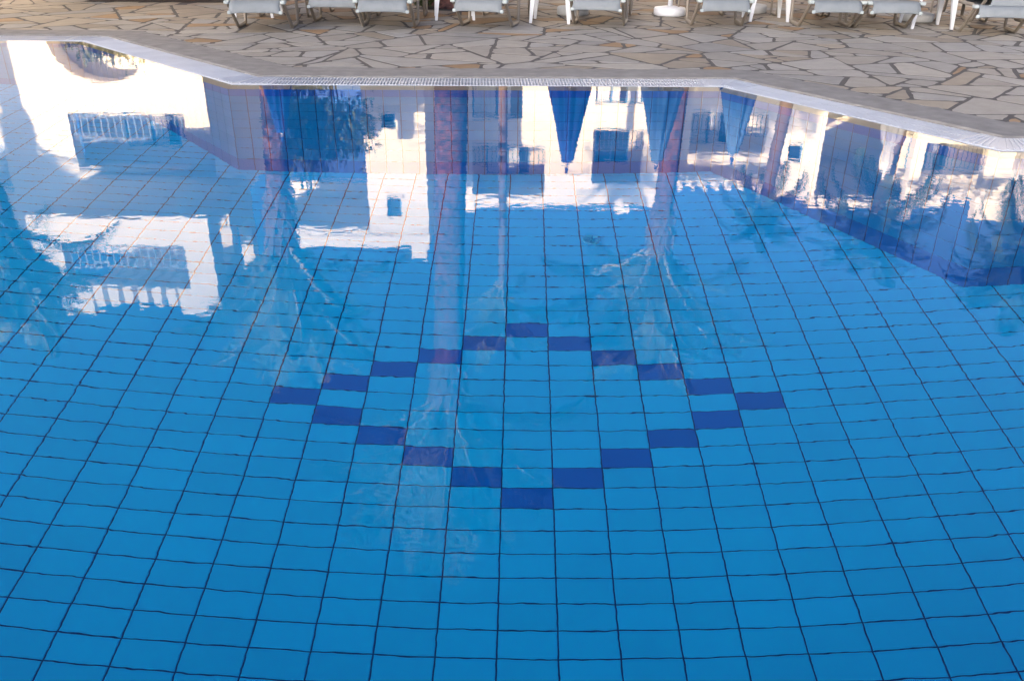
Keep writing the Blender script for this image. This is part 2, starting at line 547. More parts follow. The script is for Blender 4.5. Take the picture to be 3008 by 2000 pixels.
RIM_H = 0.14
ROWS = 9
ROW_H = (DEPTH - RIM_H) / ROWS
GROUT = 0.007
wt_light = tile_mesh('tile', TD - GROUT, ROW_H - GROUT, 0.006, 'tile_wall')
wt_skirt = tile_mesh('tile', TD - GROUT, ROW_H - GROUT, 0.006, 'tile_skirting')
wt_dark = tile_mesh('tile', TD - GROUT, ROW_H - GROUT, 0.006, 'tile_dark')
rim_me = tile_mesh('rim_tile', 0.56 - 0.005, RIM_H - 0.004, 0.012, 'rim_tile')
WALL_NAMES = {0: 'far left', 1: 'left slanting', 2: 'middle', 3: 'right slanting', 4: 'right end'}
for i in range(len(E_wall)):
    j = (i + 1) % len(E_wall)
    a, c = E_wall[i], E_wall[j]
    d = (c - a); L = d.length; d.normalize(); nv = Vector((-d.y, d.x))
    # grout backing of the wall, 4 mm behind the tile faces, plus the rim up to the grating
    mb = MB().add([(a.x, a.y, -DEPTH), (c.x, c.y, -DEPTH), (c.x, c.y, -RIM_H), (a.x, a.y, -RIM_H)], [(0, 1, 2, 3)][::-1])
    mb.add([(a.x, a.y, -RIM_H), (c.x, c.y, -RIM_H), (E_in[j].x, E_in[j].y, -0.012), (E_in[i].x, E_in[i].y, -0.012)], [(0, 1, 2, 3)])
    w_o = tag(mb.build('pool_wall', 'grout'), kind='structure')
    if i > 4:
        continue
    s0, s1 = 0.0, L
    if i == 0: s0 = L - 3.4
    if i == 4: s1 = 2.2
    # rim tiles, tilted outwards
    tilt = math.atan2(LIP, RIM_H - 0.012)
    xax = Vector((d.x, d.y, 0)); up = Vector((nv.x * math.sin(tilt), nv.y * math.sin(tilt), math.cos(tilt))); nz = xax.cross(up)
    M0 = Matrix((xax, up, nz)).transposed().to_4x4()
    k = max(1, round((s1 - s0) / 0.56)); pw = (s1 - s0) / k
    for q in range(k):
        pos = a + d * (s0 + (q + 0.5) * pw) + nv * (LIP * 0.5)
        o = link('rim_tile', rim_me, w_o)
        o.matrix_world = Matrix.Translation(Vector((pos.x, pos.y, -(RIM_H + 0.012) / 2)) + nz * 0.008) @ M0 @ Matrix.Diagonal((pw / 0.56, 1, 1, 1))
    up = Vector((0, 0, 1)); nz = xax.cross(up)
    M1 = Matrix((xax, up, nz)).transposed().to_4x4()
    k = max(1, round((s1 - s0) / TD)); pw = (s1 - s0) / k
    far = MB()
    cnt = 0
    for r_ in range(ROWS):
        for q in range(k):
            pos = a + d * (s0 + (q + 0.5) * pw)
            z = -RIM_H - (r_ + 0.5) * ROW_H
            o = link('tile', wt_dark if r_ == 0 else wt_skirt if r_ == ROWS - 1 else wt_light, w_o)
            o.matrix_world = Matrix.Translation(Vector((pos.x, pos.y, z)) + nz * 0.004) @ M1 @ Matrix.Diagonal((pw / TD, 1, 1, 1))

fl = sheet('pool_floor', E_wall, -DEPTH - 0.004, 'grout')
tag(fl, kind='structure')

def floor_px(x, y):
    """where a point of the pool floor appears, refraction included"""
    R = math.hypot(x, y); lo, hi = 0.0, R
    for _ in range(30):
        m_ = (lo + hi) / 2
        si = m_ / math.hypot(m_, CAM_H); st = si / 1.333
        if m_ + DEPTH * st / math.sqrt(1 - st * st) < R: lo = m_
        else: hi = m_
    return project((x * lo / R, y * lo / R, 0))

cy_, sy_ = math.cos(GRID_YAW), math.sin(GRID_YAW)
DIAMOND = set()
for k in range(6):
    DIAMOND |= {(k, k), (-k, k), (k, 10 - k), (-k, 10 - k)}
ft_light = tile_mesh('tile', TW - 0.0075, TD - 0.0065, 0.008, 'tile_blue')
ft_dark = tile_mesh('tile', TW - 0.0075, TD - 0.0065, 0.008, 'tile_dark')
cells = []
for r_ in range(-45, 46):
    for c in range(-50, 51):
        lx, ly = (c + 0.5) * TW, -(r_ + 0.5) * TD
        x = LAT0.x + cy_ * lx - sy_ * ly; y = LAT0.y + sy_ * lx + cy_ * ly
        if not (0.2 < y < 10.5 and -13.2 < x < 9.2):
            continue
        ins = sum(inside(E_wall, x + sx * TW / 2, y + sy * TD / 2) for sx in (-1, 1) for sy in (-1, 1))
        if ins == 0:
            continue
        u, v = floor_px(x, y)
        seen = -150 < u < 3160 and -50 < v < 2090
        cells.append((c, r_, x, y, seen, v))
cells.sort(key=lambda t: (not ((t[0], t[1]) in DIAMOND and t[4]), not t[4], -t[5]))
rot_floor = Matrix.Rotation(GRID_YAW, 4, 'Z')
restf = MB()
for idx, (c, r_, x, y, seen, v) in enumerate(cells):
    z = -DEPTH + random.uniform(-0.0006, 0.0006)
    if idx < 300:
        o = link('tile', ft_dark if (c, r_) in DIAMOND else ft_light, fl)
        o.matrix_world = Matrix.Translation((x, y, z)) @ rot_floor
    else:
        hx, hy, e = TW / 2 - 0.00375, TD / 2 - 0.00325, 0.002
        pts = [(-hx + e, -hy + e, 0), (hx - e, -hy + e, 0), (hx - e, hy - e, 0), (-hx + e, hy - e, 0), (-hx, -hy, -0.008), (hx, -hy, -0.008), (hx, hy, -0.008), (-hx, hy, -0.008)]
        restf.add([(x + cy_ * p[0] - sy_ * p[1], y + sy_ * p[0] + cy_ * p[1], z + p[2]) for p in pts], [(0, 1, 2, 3), (4, 5, 1, 0), (5, 6, 2, 1), (6, 7, 3, 2), (7, 4, 0, 3)])
tag(restf.build('far_tiles', 'tile_blue', fl), kind='stuff')

# round drain in the floor
w = gnd(1737, 704); d = ray(1737, 704); hxy = Vector((d.x, d.y)) / 1.333
sdep = DEPTH / math.sqrt(1 - hxy.length_squared)
dp = Vector((w.x + hxy.x * sdep, w.y + hxy.y * sdep))
simple('drain_plastic', (0.02, 0.55, 0.85), (0.02, 0.50, 0.80), 6, 0.4)
dr = empty('floor_drain', (dp.x, dp.y, -DEPTH)); tag(dr, 'round pale drain cover with spokes on the pool floor', 'drain')
MB().lathe([(0.072, 0.0), (0.072, 0.010), (0.067, 0.014), (0.060, 0.014), (0.057, 0.008), (0.012, 0.008)], 32).build('rim', 'drain_plastic', dr)
MB().lathe([(0.015, 0.006), (0.015, 0.015), (0.006, 0.018)], 16).build('hub', 'drain_plastic', dr)
for k in range(6):
    an = k * PI / 3 + 0.3
    sp = MB().box((0.014, -0.005, 0.007), (0.059, 0.005, 0.0125)).build('spoke', 'tile_wall', dr)
    sp.rotation_euler = (0, 0, an)

wat = sheet('water', EDGE, -0.004, 'pool_water')
tag(wat, kind='structure')

# ------------------------------------------------------------------ crazy paving
def clip(poly, p, nrm):
    out = []; n = len(poly)
    for i in range(n):
        a, c = poly[i - 1], poly[i]
        da = (a[0] - p[0]) * nrm[0] + (a[1] - p[1]) * nrm[1]; dc = (c[0] - p[0]) * nrm[0] + (c[1] - p[1]) * nrm[1]
        if (da <= 0) != (dc <= 0):
            t = da / (da - dc); out.append((a[0] + (c[0] - a[0]) * t, a[1] + (c[1] - a[1]) * t))
        if dc <= 0:
            out.append(c)
    return out

def parea(p):
    return 0.5 * sum(p[i - 1][0] * p[i][1] - p[i][0] * p[i - 1][1] for i in range(len(p)))

def inset(poly, dist):
    n = len(poly); out = list(poly)
    for i in range(n):
        a, c = poly[i - 1], poly[i]; dx, dy = c[0] - a[0], c[1] - a[1]; L = math.hypot(dx, dy)
        if L < 1e-6: continue
        nx, ny = dy / L, -dx / L                       # outward for ccw
        k = dist * random.uniform(0.45, 1.45)
        out = clip(out, (a[0] - nx * k, a[1] - ny * k), (nx, ny))
        if len(out) < 3: return []
    return out

prnd = random.Random(21)
X0, X1, Y0, Y1 = -11.5, 11.5, 5.0, 18.6
sites = []
S = 1.15
for iy in range(int((Y1 - Y0) / S) + 1):
    for ix in range(int((X1 - X0) / S) + 1):
        if prnd.random() < 0.13: continue
        x = X0 + (ix + 0.5 * (iy % 2) + prnd.uniform(-0.42, 0.42)) * S * 1.12; y = Y0 + (iy + prnd.uniform(-0.42, 0.42)) * S * 0.92
        sites.append((x, y))
grid = {}
for i, (x, y) in enumerate(sites):
    grid.setdefault((int(x // 2.6), int(y // 2.6)), []).append(i)
# a stone must lie outside the kerb; the ones that cross it are cut along it
K1, K2, K3, K4, K5 = E_kerb[0], E_kerb[1], E_kerb[2], E_kerb[3], E_kerb[4]
def cut_to_deck(poly):
    """remove what lies inside the kerb outline (pieces cut by the nearest kerb side)"""
    cx = sum(p[0] for p in poly) / len(poly); cy = sum(p[1] for p in poly) / len(poly)
    best = None
    n = len(E_kerb)
    sides = []
    for i in range(5):
        a, c = E_kerb[i], E_kerb[i + 1]
        d = (c - a).normalized(); nv = Vector((-d.y, d.x))
        sides.append((a, c, d, nv))
    anyin = [inside(E_kerb, p[0], p[1]) for p in poly] + [inside(E_kerb, cx, cy)]
    if not any(anyin): return [poly]
    near = []
    for a, c, d, nv in sides:
        v0 = Vector((cx, cy)) - a; s_ = v0.dot(d); L = (c - a).length
        if -0.8 < s_ < L + 0.8 and abs(v0.dot(nv)) < 0.9:
            near.append((a + nv * 0.012, nv))
    ok = lambda t: len(t) >= 3 and abs(parea(t)) > 0.004 and not any(inside(E_kerb, q[0] + (sum(w[0] for w in t) / len(t) - q[0]) * 0.02, q[1] + (sum(w[1] for w in t) / len(t) - q[1]) * 0.02) for q in t)
    out = []; rest_ = poly
    for a, nv in near:
        t = clip(rest_, (a.x, a.y), (-nv.x, -nv.y))
        if ok(t):
            out.append(t); rest_ = clip(rest_, (a.x, a.y), (nv.x, nv.y))
            if len(rest_) < 3: break
    if not out and len(near) > 1:
        for i_ in range(len(near) - 1):
            t = poly
            for a, nv in near[i_:i_ + 2]:
                if len(t) >= 3: t = clip(t, (a.x, a.y), (-nv.x, -nv.y))
            if ok(t): return [t]
    return out

BEDS = [(-1.35, 13.45, -0.35, 15.2), (-6.6, 14.0, -4.3, 15.6)]
stones = []
for i, (x, y) in enumerate(sites):
    if inside(E_kerb, x, y) and min(abs((Vector((x, y)) - a).dot(Vector((-(c - a).y, (c - a).x)).normalized())) for a, c in zip(E_kerb[:5], E_kerb[1:6])) > 2.0:
        continue
    poly = [(x - 2.4, y - 2.4), (x + 2.4, y - 2.4), (x + 2.4, y + 2.4), (x - 2.4, y + 2.4)]
    gx, gy = int(x // 2.6), int(y // 2.6)
    for ax in (-1, 0, 1):
        for ay in (-1, 0, 1):
            for j in grid.get((gx + ax, gy + ay), ()):
                if j != i:
                    q = sites[j]
                    poly = clip(poly, ((x + q[0]) / 2, (y + q[1]) / 2), (q[0] - x, q[1] - y))
    if len(poly) < 3: continue
    parts = []
    stack = [poly]
    while stack:
        q = stack.pop()
        A = abs(parea(q))
        if len(q) < 3 or A < 0.006: continue
        if A < prnd.choice((0.10, 0.18, 0.26, 0.36, 0.44)):
            parts.append(q); continue
        cx = sum(t[0] for t in q) / len(q); cy = sum(t[1] for t in q) / len(q)
        e = max(((q[k - 1], q[k]) for k in range(len(q))), key=lambda ab: (ab[1][0] - ab[0][0]) ** 2 + (ab[1][1] - ab[0][1]) ** 2)
        # spread of the corners gives the long direction; cut across it
        sxx = sum((t[0] - cx) ** 2 for t in q); syy = sum((t[1] - cy) ** 2 for t in q); sxy = sum((t[0] - cx) * (t[1] - cy) for t in q)
        an = 0.5 * math.atan2(2 * sxy, sxx - syy) + prnd.gauss(0, 0.38)
        if prnd.random() < 0.12: an += PI / 2
        off = prnd.gauss(0, 0.16) * math.sqrt(A)
        nx, ny = math.cos(an), math.sin(an); px, py = cx + nx * off, cy + ny * off
        stack += [clip(q, (px, py), (nx, ny)), clip(q, (px, py), (-nx, -ny))]
    for p in parts:
        pcx = sum(t[0] for t in p) / len(p); pcy = sum(t[1] for t in p) / len(p)
        if any(b_[0] < pcx < b_[2] and b_[1] < pcy < b_[3] for b_ in BEDS): continue
        for p2 in cut_to_deck(p):
            p2 = inset(p2, 0.018)
            if len(p2) < 3 or abs(parea(p2)) < 0.004: continue
            stones.append(p2)

def rough_outline(p):
    """break the straight sides into slightly crooked ones and blunt the corners"""
    out = []; n = len(p)
    for i in range(n):
        a, c = Vector(p[i]), Vector(p[(i + 1) % n]); L = (c - a).length
        if L < 0.02: continue
        cutl = min(0.052, L * 0.27) * prnd.uniform(0.5, 1.3)
        d = (c - a) / L; nv = Vector((d.y, -d.x))
        out.append(a + d * cutl)
        if L > 0.16:
            k = 2 if L > 0.3 else 1
            for q in range(k):
                out.append(a + d * L * ((q + 1) / (k + 1) + prnd.uniform(-0.06, 0.06)) + nv * prnd.uniform(-0.009, 0.006))
        out.append(c - d * cutl)
    return out

def stone_geo(p, big):
    o = rough_outline(p); n = len(o)
    if n < 3: return None
    cx = sum(q.x for q in o) / n; cy = sum(q.y for q in o) / n
    h = 0.0032 + prnd.uniform(-0.0008, 0.0008); tx, ty = prnd.uniform(-0.0015, 0.0015), prnd.uniform(-0.0015, 0.0015)
    zt = lambda q: h + (q.x - cx) * tx + (q.y - cy) * ty
    top = [(cx + (q.x - cx) * 0.972, cy + (q.y - cy) * 0.972, zt(q)) for q in o]
    mid = [(q.x, q.y, zt(q) - 0.0012) for q in o]
    bot = [(q.x, q.y, -0.002) for q in o]
    fs_ = [tuple(range(n))]
    for k in range(n):
        k2 = (k + 1) % n
        fs_ += [(n + k, n + k2, k2, k), (2 * n + k, 2 * n + k2, n + k2, n + k)]
    return top + mid + bot, fs_, (cx, cy)

def stone_tint(cx, cy, area):
    r_ = prnd.random()
    warm = min(1.0, max(0.0, (cy - 10.6) / 1.6))
    near = min((abs((Vector((cx, cy)) - a).dot(Vector((-(c - a).y, (c - a).x)).normalized())) for a, c in zip(E_kerb[2:5], E_kerb[3:6])), default=9)
    p_ochre = 0.012 + 0.22 * warm + (0.22 if near < 0.22 and area < 0.07 else 0)
    g = prnd.uniform(0.84, 1.12)
    if r_ < p_ochre:
        c = (0.32, 0.205, 0.11)
    elif r_ < p_ochre + 0.10 + 0.5 * warm:
        c = (0.33, 0.285, 0.225)
    else:
        c = prnd.choice([(0.345, 0.33, 0.305), (0.36, 0.34, 0.305), (0.33, 0.322, 0.305), (0.345, 0.322, 0.285)])
    return tuple(min(1, k * g) for k in c) + (1,)

def paint(me, cols):
    at = me.color_attributes.new('tint', 'FLOAT_COLOR', 'POINT')
    at.data.foreach_set('color', [c for col in cols for c in col])

ranked = []
for p in stones:
    cx = sum(q[0] for q in p) / len(p); cy = sum(q[1] for q in p) / len(p)
    u, v = project((cx, cy, 0)); A = abs(parea(p))
    vis = -60 < u < 3070 and -30 < v < 2000
    px = A * (1 / max(1, cy)) ** 3 if vis else 0
    ranked.append((-px, p, cx, cy, A))
ranked.sort(key=lambda t: t[0])
joined = MB(); jcol = []
for idx, (_, p, cx, cy, A) in enumerate(ranked):
    if parea(p) < 0: p = p[::-1]
    g = stone_geo(p, idx < 300)
    if not g: continue
    vs_, fs_, c0 = g
    col = stone_tint(cx, cy, A)
    if idx < 300:
        mb = MB().add([(x - c0[0], y - c0[1], z) for x, y, z in vs_], fs_)
        me = mb.mesh('flagstone', 'flagstone'); paint(me, [col] * len(vs_))
        link('flagstone', me, deck, (c0[0], c0[1], 0.0))
    else:
        joined.add(vs_, fs_); jcol += [col] * len(vs_)
me = joined.mesh('far_flagstones', 'flagstone'); paint(me, jcol)
tag(link('far_flagstones', me, deck), kind='stuff')

# ------------------------------------------------------------------ sun loungers
def make_lounger():
    """origin on the ground between the two front leg contacts; +y runs to the head end"""
    root = empty('sun_lounger')
    hw = 0.325
    for sx in (-1, 1):
        x = sx * hw
        rail = MB().tube([(x, -0.34, 0.335), (x, -0.26, 0.35), (x, 0.3, 0.335), (x, 0.85, 0.325), (x, 1.16, 0.345)], 0.021, 8, flat=0.62)
        rail.build('side_rail', 'frame_taupe', root)
        pts = [(x, -0.40, 0.338), (x, -0.36, 0.325), (x, -0.33, 0.295), (x, -0.045, 0.062), (x, -0.01, 0.034), (x, 0.035, 0.021), (x, 0.33, 0.021), (x, 0.375, 0.030), (x, 0.40, 0.065), (x, 0.43, 0.32)]
        MB().tube(pts, 0.028, 8, flat=0.7, axis=None).build('leg', 'frame_taupe', root)
        pts = [(x, 1.10, 0.335), (x, 1.14, 0.06), (x, 1.165, 0.026), (x, 1.2, 0.017), (x, 1.42, 0.017), (x, 1.455, 0.03), (x, 1.48, 0.08), (x, 1.52, 0.40)]
        MB().tube(pts, 0.021, 8, flat=0.78).build('rear_leg', 'frame_taupe', root)
        MB().chamfer_box((x - 0.03, -0.425, 0.318), (x + 0.03, -0.33, 0.358), 0.009).build('rail_cap', 'cap_plastic', root)
        br = MB().tube([(x, 1.12, 0.34), (x, 1.86, 0.66), (x, 1.90, 0.675)], 0.02, 8, flat=0.62)
        br.build('back_rail', 'frame_taupe', root)
    MB().tube([(-hw, 1.0, 0.315), (hw, 1.0, 0.315)], 0.014, 8).build('cross_bar', 'frame_taupe', root)
    MB().tube([(-hw, 1.88, 0.67), (hw, 1.88, 0.67)], 0.016, 8).build('head_bar', 'frame_taupe', root)
    # seat sling: hangs between the rails and rolls over the foot end
    prof = [(-0.455, 0.232), (-0.454, 0.262), (-0.44, 0.302), (-0.41, 0.335), (-0.36, 0.354), (-0.24, 0.352), (0.2, 0.325), (0.5, 0.318), (0.85, 0.322), (1.10, 0.345)]
    nx = 10; vs_ = []; fs_ = []
    wdt = 0.290
    for th in (0.0, -0.006):
        for i, (y, z) in enumerate(prof):
            for k in range(nx + 1):
                t = k / nx * 2 - 1
                sag = 0.018 * (1 - t * t) * min(1, max(0, (y + 0.40) / 0.3))
                edge = 0.02 * abs(t) ** 6 if i < 2 else 0
                vs_.append((t * wdt * (1 + (0.05 if i < 2 else 0)), y - th * 0.3, z - sag + th - edge))
    npf = len(prof) * (nx + 1)
    for s_ in (0, 1):
        for i in range(len(prof) - 1):
            for k in range(nx):
                a = s_ * npf + i * (nx + 1) + k
                fs_.append((a, a + 1, a + nx + 2, a + nx + 1) if not s_ else (a, a + nx + 1, a + nx + 2, a + 1))
    for k in range(nx):
        fs_.append((k, npf + k, npf + k + 1, k + 1))
    for i in range(len(prof) - 1):
        a = i * (nx + 1); fs_.append((a, a + nx + 1, npf + a + nx + 1, npf + a)); a += nx; fs_.append((a, npf + a, npf + a + nx + 1, a + nx + 1))
    sl = MB().add(vs_, fs_, True).build('seat_sling', 'sling_fabric', root)
    for sx in (-1, 1):
        MB().chamfer_box((sx * 0.298 - 0.02, -0.462, 0.213), (sx * 0.298 + 0.02, -0.436, 0.249), 0.006).build('hem_clip', 'cap_plastic', sl)
    bvs = []; bfs = []
    for th in (0.0, -0.006):
        for i in range(6):
            t0 = i / 5
            for k in range(nx + 1):
                t = k / nx * 2 - 1
                bvs.append((t * wdt, 1.13 + 0.73 * t0, 0.352 + 0.315 * t0 - 0.03 * (1 - t * t) * math.sin(PI * t0) + th))
    npf = 6 * (nx + 1)
    for s_ in (0, 1):
        for i in range(5):
            for k in range(nx):
                a = s_ * npf + i * (nx + 1) + k
                bfs.append((a, a + 1, a + nx + 2, a + nx + 1) if not s_ else (a, a + nx + 1, a + nx + 2, a + 1))
    MB().add(bvs, bfs, True).build('back_sling', 'sling_fabric', root)
    return root

LG = make_lounger()
GZ = 0.0045
LOUNGERS = [  # left foot, right foot (ground, from the photograph), label
    ((-3.39, 11.07), (-2.74, 11.12), 'pale blue sling lounger at the left end of the row, beside the open paving'),
    ((-2.61, 11.78), (-1.94, 11.80), 'pale blue sling lounger set back between the first and third loungers of the row'),
    ((-1.91, 11.35), (-1.26, 11.34), 'third pale blue sling lounger from the left, in front of the planted bed'),
    ((-0.70, 11.62), (-0.03, 11.38), 'fourth pale blue sling lounger from the left, its foot end turned slightly to the left'),
    ((0.73, 11.89), (1.43, 11.67), 'pale blue sling lounger in front of the grey round parasol base'),
    ((2.26, 11.84), (2.98, 11.83), 'pale blue sling lounger just right of the white parasol base and pole'),
    ((3.68, 11.82), (4.34, 11.80), 'left lounger of the touching pair right of the middle'),
    ((4.40, 11.80), (5.06, 11.77), 'right lounger of the touching pair right of the middle'),
    ((5.63, 11.52), (6.27, 11.34), 'lower lounger of the stack of two at the right edge'),
]
for i, (a, c, lab) in enumerate(LOUNGERS):
    o = LG if i == 0 else copy_tree(LG)
    a, c = Vector(a), Vector(c); m_ = (a + c) / 2
    o.location = (m_.x, m_.y, GZ); o.rotation_euler = (0, 0, math.atan2(c.y - a.y, c.x - a.x) * 0.6)
    tag(o, lab, 'sun lounger', 'sun loungers in a row on the paving')
o = copy_tree(LG)
o.location = (6.12, 11.55, GZ + 0.105); o.rotation_euler = (0, 0, rad(-8))
tag(o, 'upper lounger of the stack of two at the right edge', 'sun lounger', 'sun loungers in a row on the paving')

# ------------------------------------------------------------------ small white plastic tables
def make_table():
    root = empty('side_table')
    H = 0.47
    MB().chamfer_box((-0.27, -0.27, H - 0.028), (0.27, 0.27, H), 0.012).build('table_top', 'white_plastic', root)
    ap = MB().box((-0.235, -0.235, H - 0.075), (0.235, -0.22, H - 0.029)).box((-0.235, 0.22, H - 0.075), (0.235, 0.235, H - 0.029)).box((-0.235, -0.219, H - 0.075), (-0.22, 0.219, H - 0.029)).box((0.22, -0.219, H - 0.075), (0.235, 0.219, H - 0.029))
    ap.build('apron', 'white_plastic', root)
    for sx in (-1, 1):
        for sy in (-1, 1):
            ft, fb = 0.036, 0.017
            tx, ty, bx, by = sx * 0.215, sy * 0.215, sx * 0.25, sy * 0.25
            vs_ = []
            for (x, y, z, r_) in ((bx, by, 0.0, fb), (tx, ty, H - 0.03, ft)):
                vs_ += [(x - r_, y - r_, z), (x + r_, y - r_, z), (x + r_, y + r_, z), (x - r_, y + r_, z)]
                vs_[-1 if sx * sy else -1]
            MB().add(vs_, [(0, 3, 2, 1), (4, 5, 6, 7), (0, 1, 5, 4), (1, 2, 6, 5), (2, 3, 7, 6), (3, 0, 4, 7)]).build('leg', 'white_plastic', root)
    return root
TB = make_table()
TABLES = [((-0.83, 12.37), 6, 'white plastic side table beside the palm bed, behind the third and fourth loungers'),
          ((0.48, 12.12), -8, 'white plastic side table in front of the grey round parasol base'),
          ((3.44, 12.58), -2, 'white plastic side table left of the touching pair of loungers'),
          ((5.39, 11.97), -4, 'white plastic side table between the touching pair and the stacked loungers'),
          ((-3.50, 12.42), 0, 'white plastic side table behind the leftmost lounger')]
for i, ((x, y), rz, lab) in enumerate(TABLES):
    o = TB if i == 0 else copy_tree(TB)
    o.location = (x, y, GZ); o.rotation_euler = (0, 0, rad(rz))
    tag(o, lab, 'table', 'white side tables between the loungers')

# ------------------------------------------------------------------ closed parasols
def parasol(x, y, tip, hem, w, mat, base_mat, label, base_label, tied=0.0, seed=0):
    rnd = random.Random(seed)
    bs = empty('umbrella_stand', (x, y, GZ)); tag(bs, base_label, 'parasol base', 'round parasol bases')
    MB().lathe([(0.215, 0.0), (0.225, 0.012), (0.225, 0.085), (0.21, 0.105), (0.06, 0.125), (0.045, 0.125)], 36).build('weight', base_mat, bs)
    MB().lathe([(0.034, 0.12), (0.034, 0.30), (0.042, 0.31), (0.042, 0.34), (0.030, 0.345)], 16).build('socket', 'white_plastic', bs)
    ps = empty('parasol', (x, y, GZ)); tag(ps, label, 'parasol', 'closed parasols behind the loungers')
    MB().tube([(0, 0, 0.127), (0, 0, tip - 0.02)], 0.019, 10).build('pole', 'white_plastic', ps)
    # hanging folded cloth: eight folds, wider towards the hem
    k = 8; n = 64; rows = 14; vs_ = []; fs_ = []
    for i in range(rows + 1):
        t = i / rows; z = tip - 0.10 - (tip - 0.10 - hem) * t
        r0 = (0.078 + (w / 2 - 0.078) * t ** 0.95)
        if tied:
            zt = tip - 0.10 - (tip - 0.10 - hem) * tied
            r0 *= 1 - 0.42 * math.exp(-((z - zt) / 0.10) ** 2)
        for q in range(n):
            an = 2 * PI * q / n
            fold = 1 + (0.05 + 0.22 * t) * math.cos(k * an + 0.6 * math.sin(3 * an + seed)) + 0.05 * math.sin(5 * an + 2 * t + seed)
            vs_.append((math.cos(an) * r0 * fold, math.sin(an) * r0 * fold, z + 0.02 * t * math.cos(k * an)))
    for i in range(rows):
        for q in range(n):
            a = i * n + q; b_ = i * n + (q + 1) % n
            fs_.append((a, b_, b_ + n, a + n))
    vs_.append((0, 0, tip - 0.06)); top = len(vs_) - 1
    for q in range(n):
        fs_.append((q, top, (q + 1) % n))
    cl = MB().add(vs_, fs_, True).build('canopy', mat, ps)
    MB().lathe([(0.022, tip - 0.05), (0.03, tip - 0.02), (0.02, tip + 0.03), (0.004, tip + 0.06)], 12).build('finial', 'white_plastic' if mat == 'parasol_white' else 'parasol_blue', ps)
    if tied:
        zt = tip - 0.10 - (tip - 0.10 - hem) * tied
        rt = (0.078 + (w / 2 - 0.078) * tied ** 0.95) * 0.62
        MB().lathe([(rt, zt - 0.02), (rt * 1.08, zt), (rt, zt + 0.02)], 20).build('tie_strap', mat, ps)
    return ps

def tip_h(v, Y, u):
    return refl(u, v, Y).z
parasol(0.81, 12.95, tip_h(497, 12.95, 1690), 0.95, 0.52, 'parasol_blue', 'base_concrete', 'dark blue closed parasol in the middle, mirrored against the white wall', 'grey concrete parasol base under the fifth lounger from the left', seed=1)
parasol(2.19, 13.0, tip_h(492, 13.0, 1955), 0.95, 0.52, 'parasol_pale', 'white_plastic', 'pale blue closed parasol standing in the white base right of the middle', 'white round parasol base with its pole socket in plain view', seed=2)
parasol(3.47, 13.5, tip_h(470, 13.5, 2165), 0.95, 0.52, 'parasol_pale', 'base_concrete', 'pale blue closed parasol in front of the pergola balcony', 'pale round parasol base right of the sixth lounger', seed=3)
parasol(5.54, 12.62, tip_h(512, 12.62, 2595), 0.95, 0.40, 'parasol_white', 'base_concrete', 'white closed parasol tied near its top, right of the shaded recess', 'pale chipped parasol base beside the stacked loungers', tied=0.28, seed=4)
parasol(-3.55, 13.1, tip_h(405, 13.1, 830), 0.9, 0.40, 'parasol_blue', 'base_concrete', 'blue closed parasol at the left end of the lounger row', 'round parasol base behind the leftmost lounger', seed=5)
parasol(7.35, 12.3, tip_h(520, 12.3, 2945), 0.95, 0.36, 'parasol_white', 'base_concrete', 'white closed parasol mirrored at the right edge of the pool', 'parasol base beyond the right edge of the lounger row', tied=0.28, seed=6)

# ------------------------------------------------------------------ planting
def leaf_cloud(n, centre, radii, size, rnd, low=0.0, clumps=14):
    cl = []
    for _ in range(clumps):
        while True:
            p = Vector((rnd.uniform(-1, 1), rnd.uniform(-1, 1), rnd.uniform(-1, 1)))
            if 0.35 < p.length < 0.95: break
        cl.append(p)
    vs_ = []; fs_ = []
    for _ in range(n):
        c = rnd.choice(cl)
        p = c + Vector((rnd.gauss(0, 0.19), rnd.gauss(0, 0.19), rnd.gauss(0, 0.19)))
        P = Vector((centre[0] + p.x * radii[0], centre[1] + p.y * radii[1], max(low, centre[2] + p.z * radii[2])))
        dr_ = Vector((rnd.gauss(p.x, 0.7), rnd.gauss(p.y, 0.7), rnd.gauss(p.z * 0.6 + 0.2, 0.6))).normalized()
        sd = dr_.cross(Vector((rnd.uniform(-1, 1), rnd.uniform(-1, 1), rnd.uniform(-1, 1)))).normalized()
        s_ = size * rnd.uniform(0.6, 1.4); n0 = len(vs_)
        vs_ += [P, P + dr_ * s_ * 0.5 + sd * s_ * 0.22, P + dr_ * s_, P + dr_ * s_ * 0.5 - sd * s_ * 0.22]
        fs_.append((n0, n0 + 1, n0 + 2, n0 + 3))
    return vs_, fs_

def shrub(name, x, y, r_, h, label, cat='shrub', mat='shrub_leaf', n=1800, size=0.10, seed=0, group=None, trunk_h=0.0):
    rnd = random.Random(seed)
    root = empty(name, (x, y, 0)); tag(root, label, cat, group)
    ch_ = trunk_h + (h - trunk_h) / 2
    vs_, fs_ = leaf_cloud(n, (0, 0, ch_), (r_, r_, (h - trunk_h) / 2), size, rnd, 0.02, 18)
    MB().add(vs_, fs_).build('crown', mat, root)
    tb = MB()
    for k in range(5):
        an = rnd.uniform(0, 2 * PI); rr = r_ * rnd.uniform(0.2, 0.6)
        tb.tube([(0.04 * math.cos(an), 0.04 * math.sin(an), -0.05), (0.1 * math.cos(an), 0.1 * math.sin(an), trunk_h * 0.7 + 0.1), (rr * math.cos(an), rr * math.sin(an), ch_ + 0.2 * h * rnd.random())], [0.05, 0.035, 0.012], 6)
    tb.build('trunk', 'timber', root)
    return root

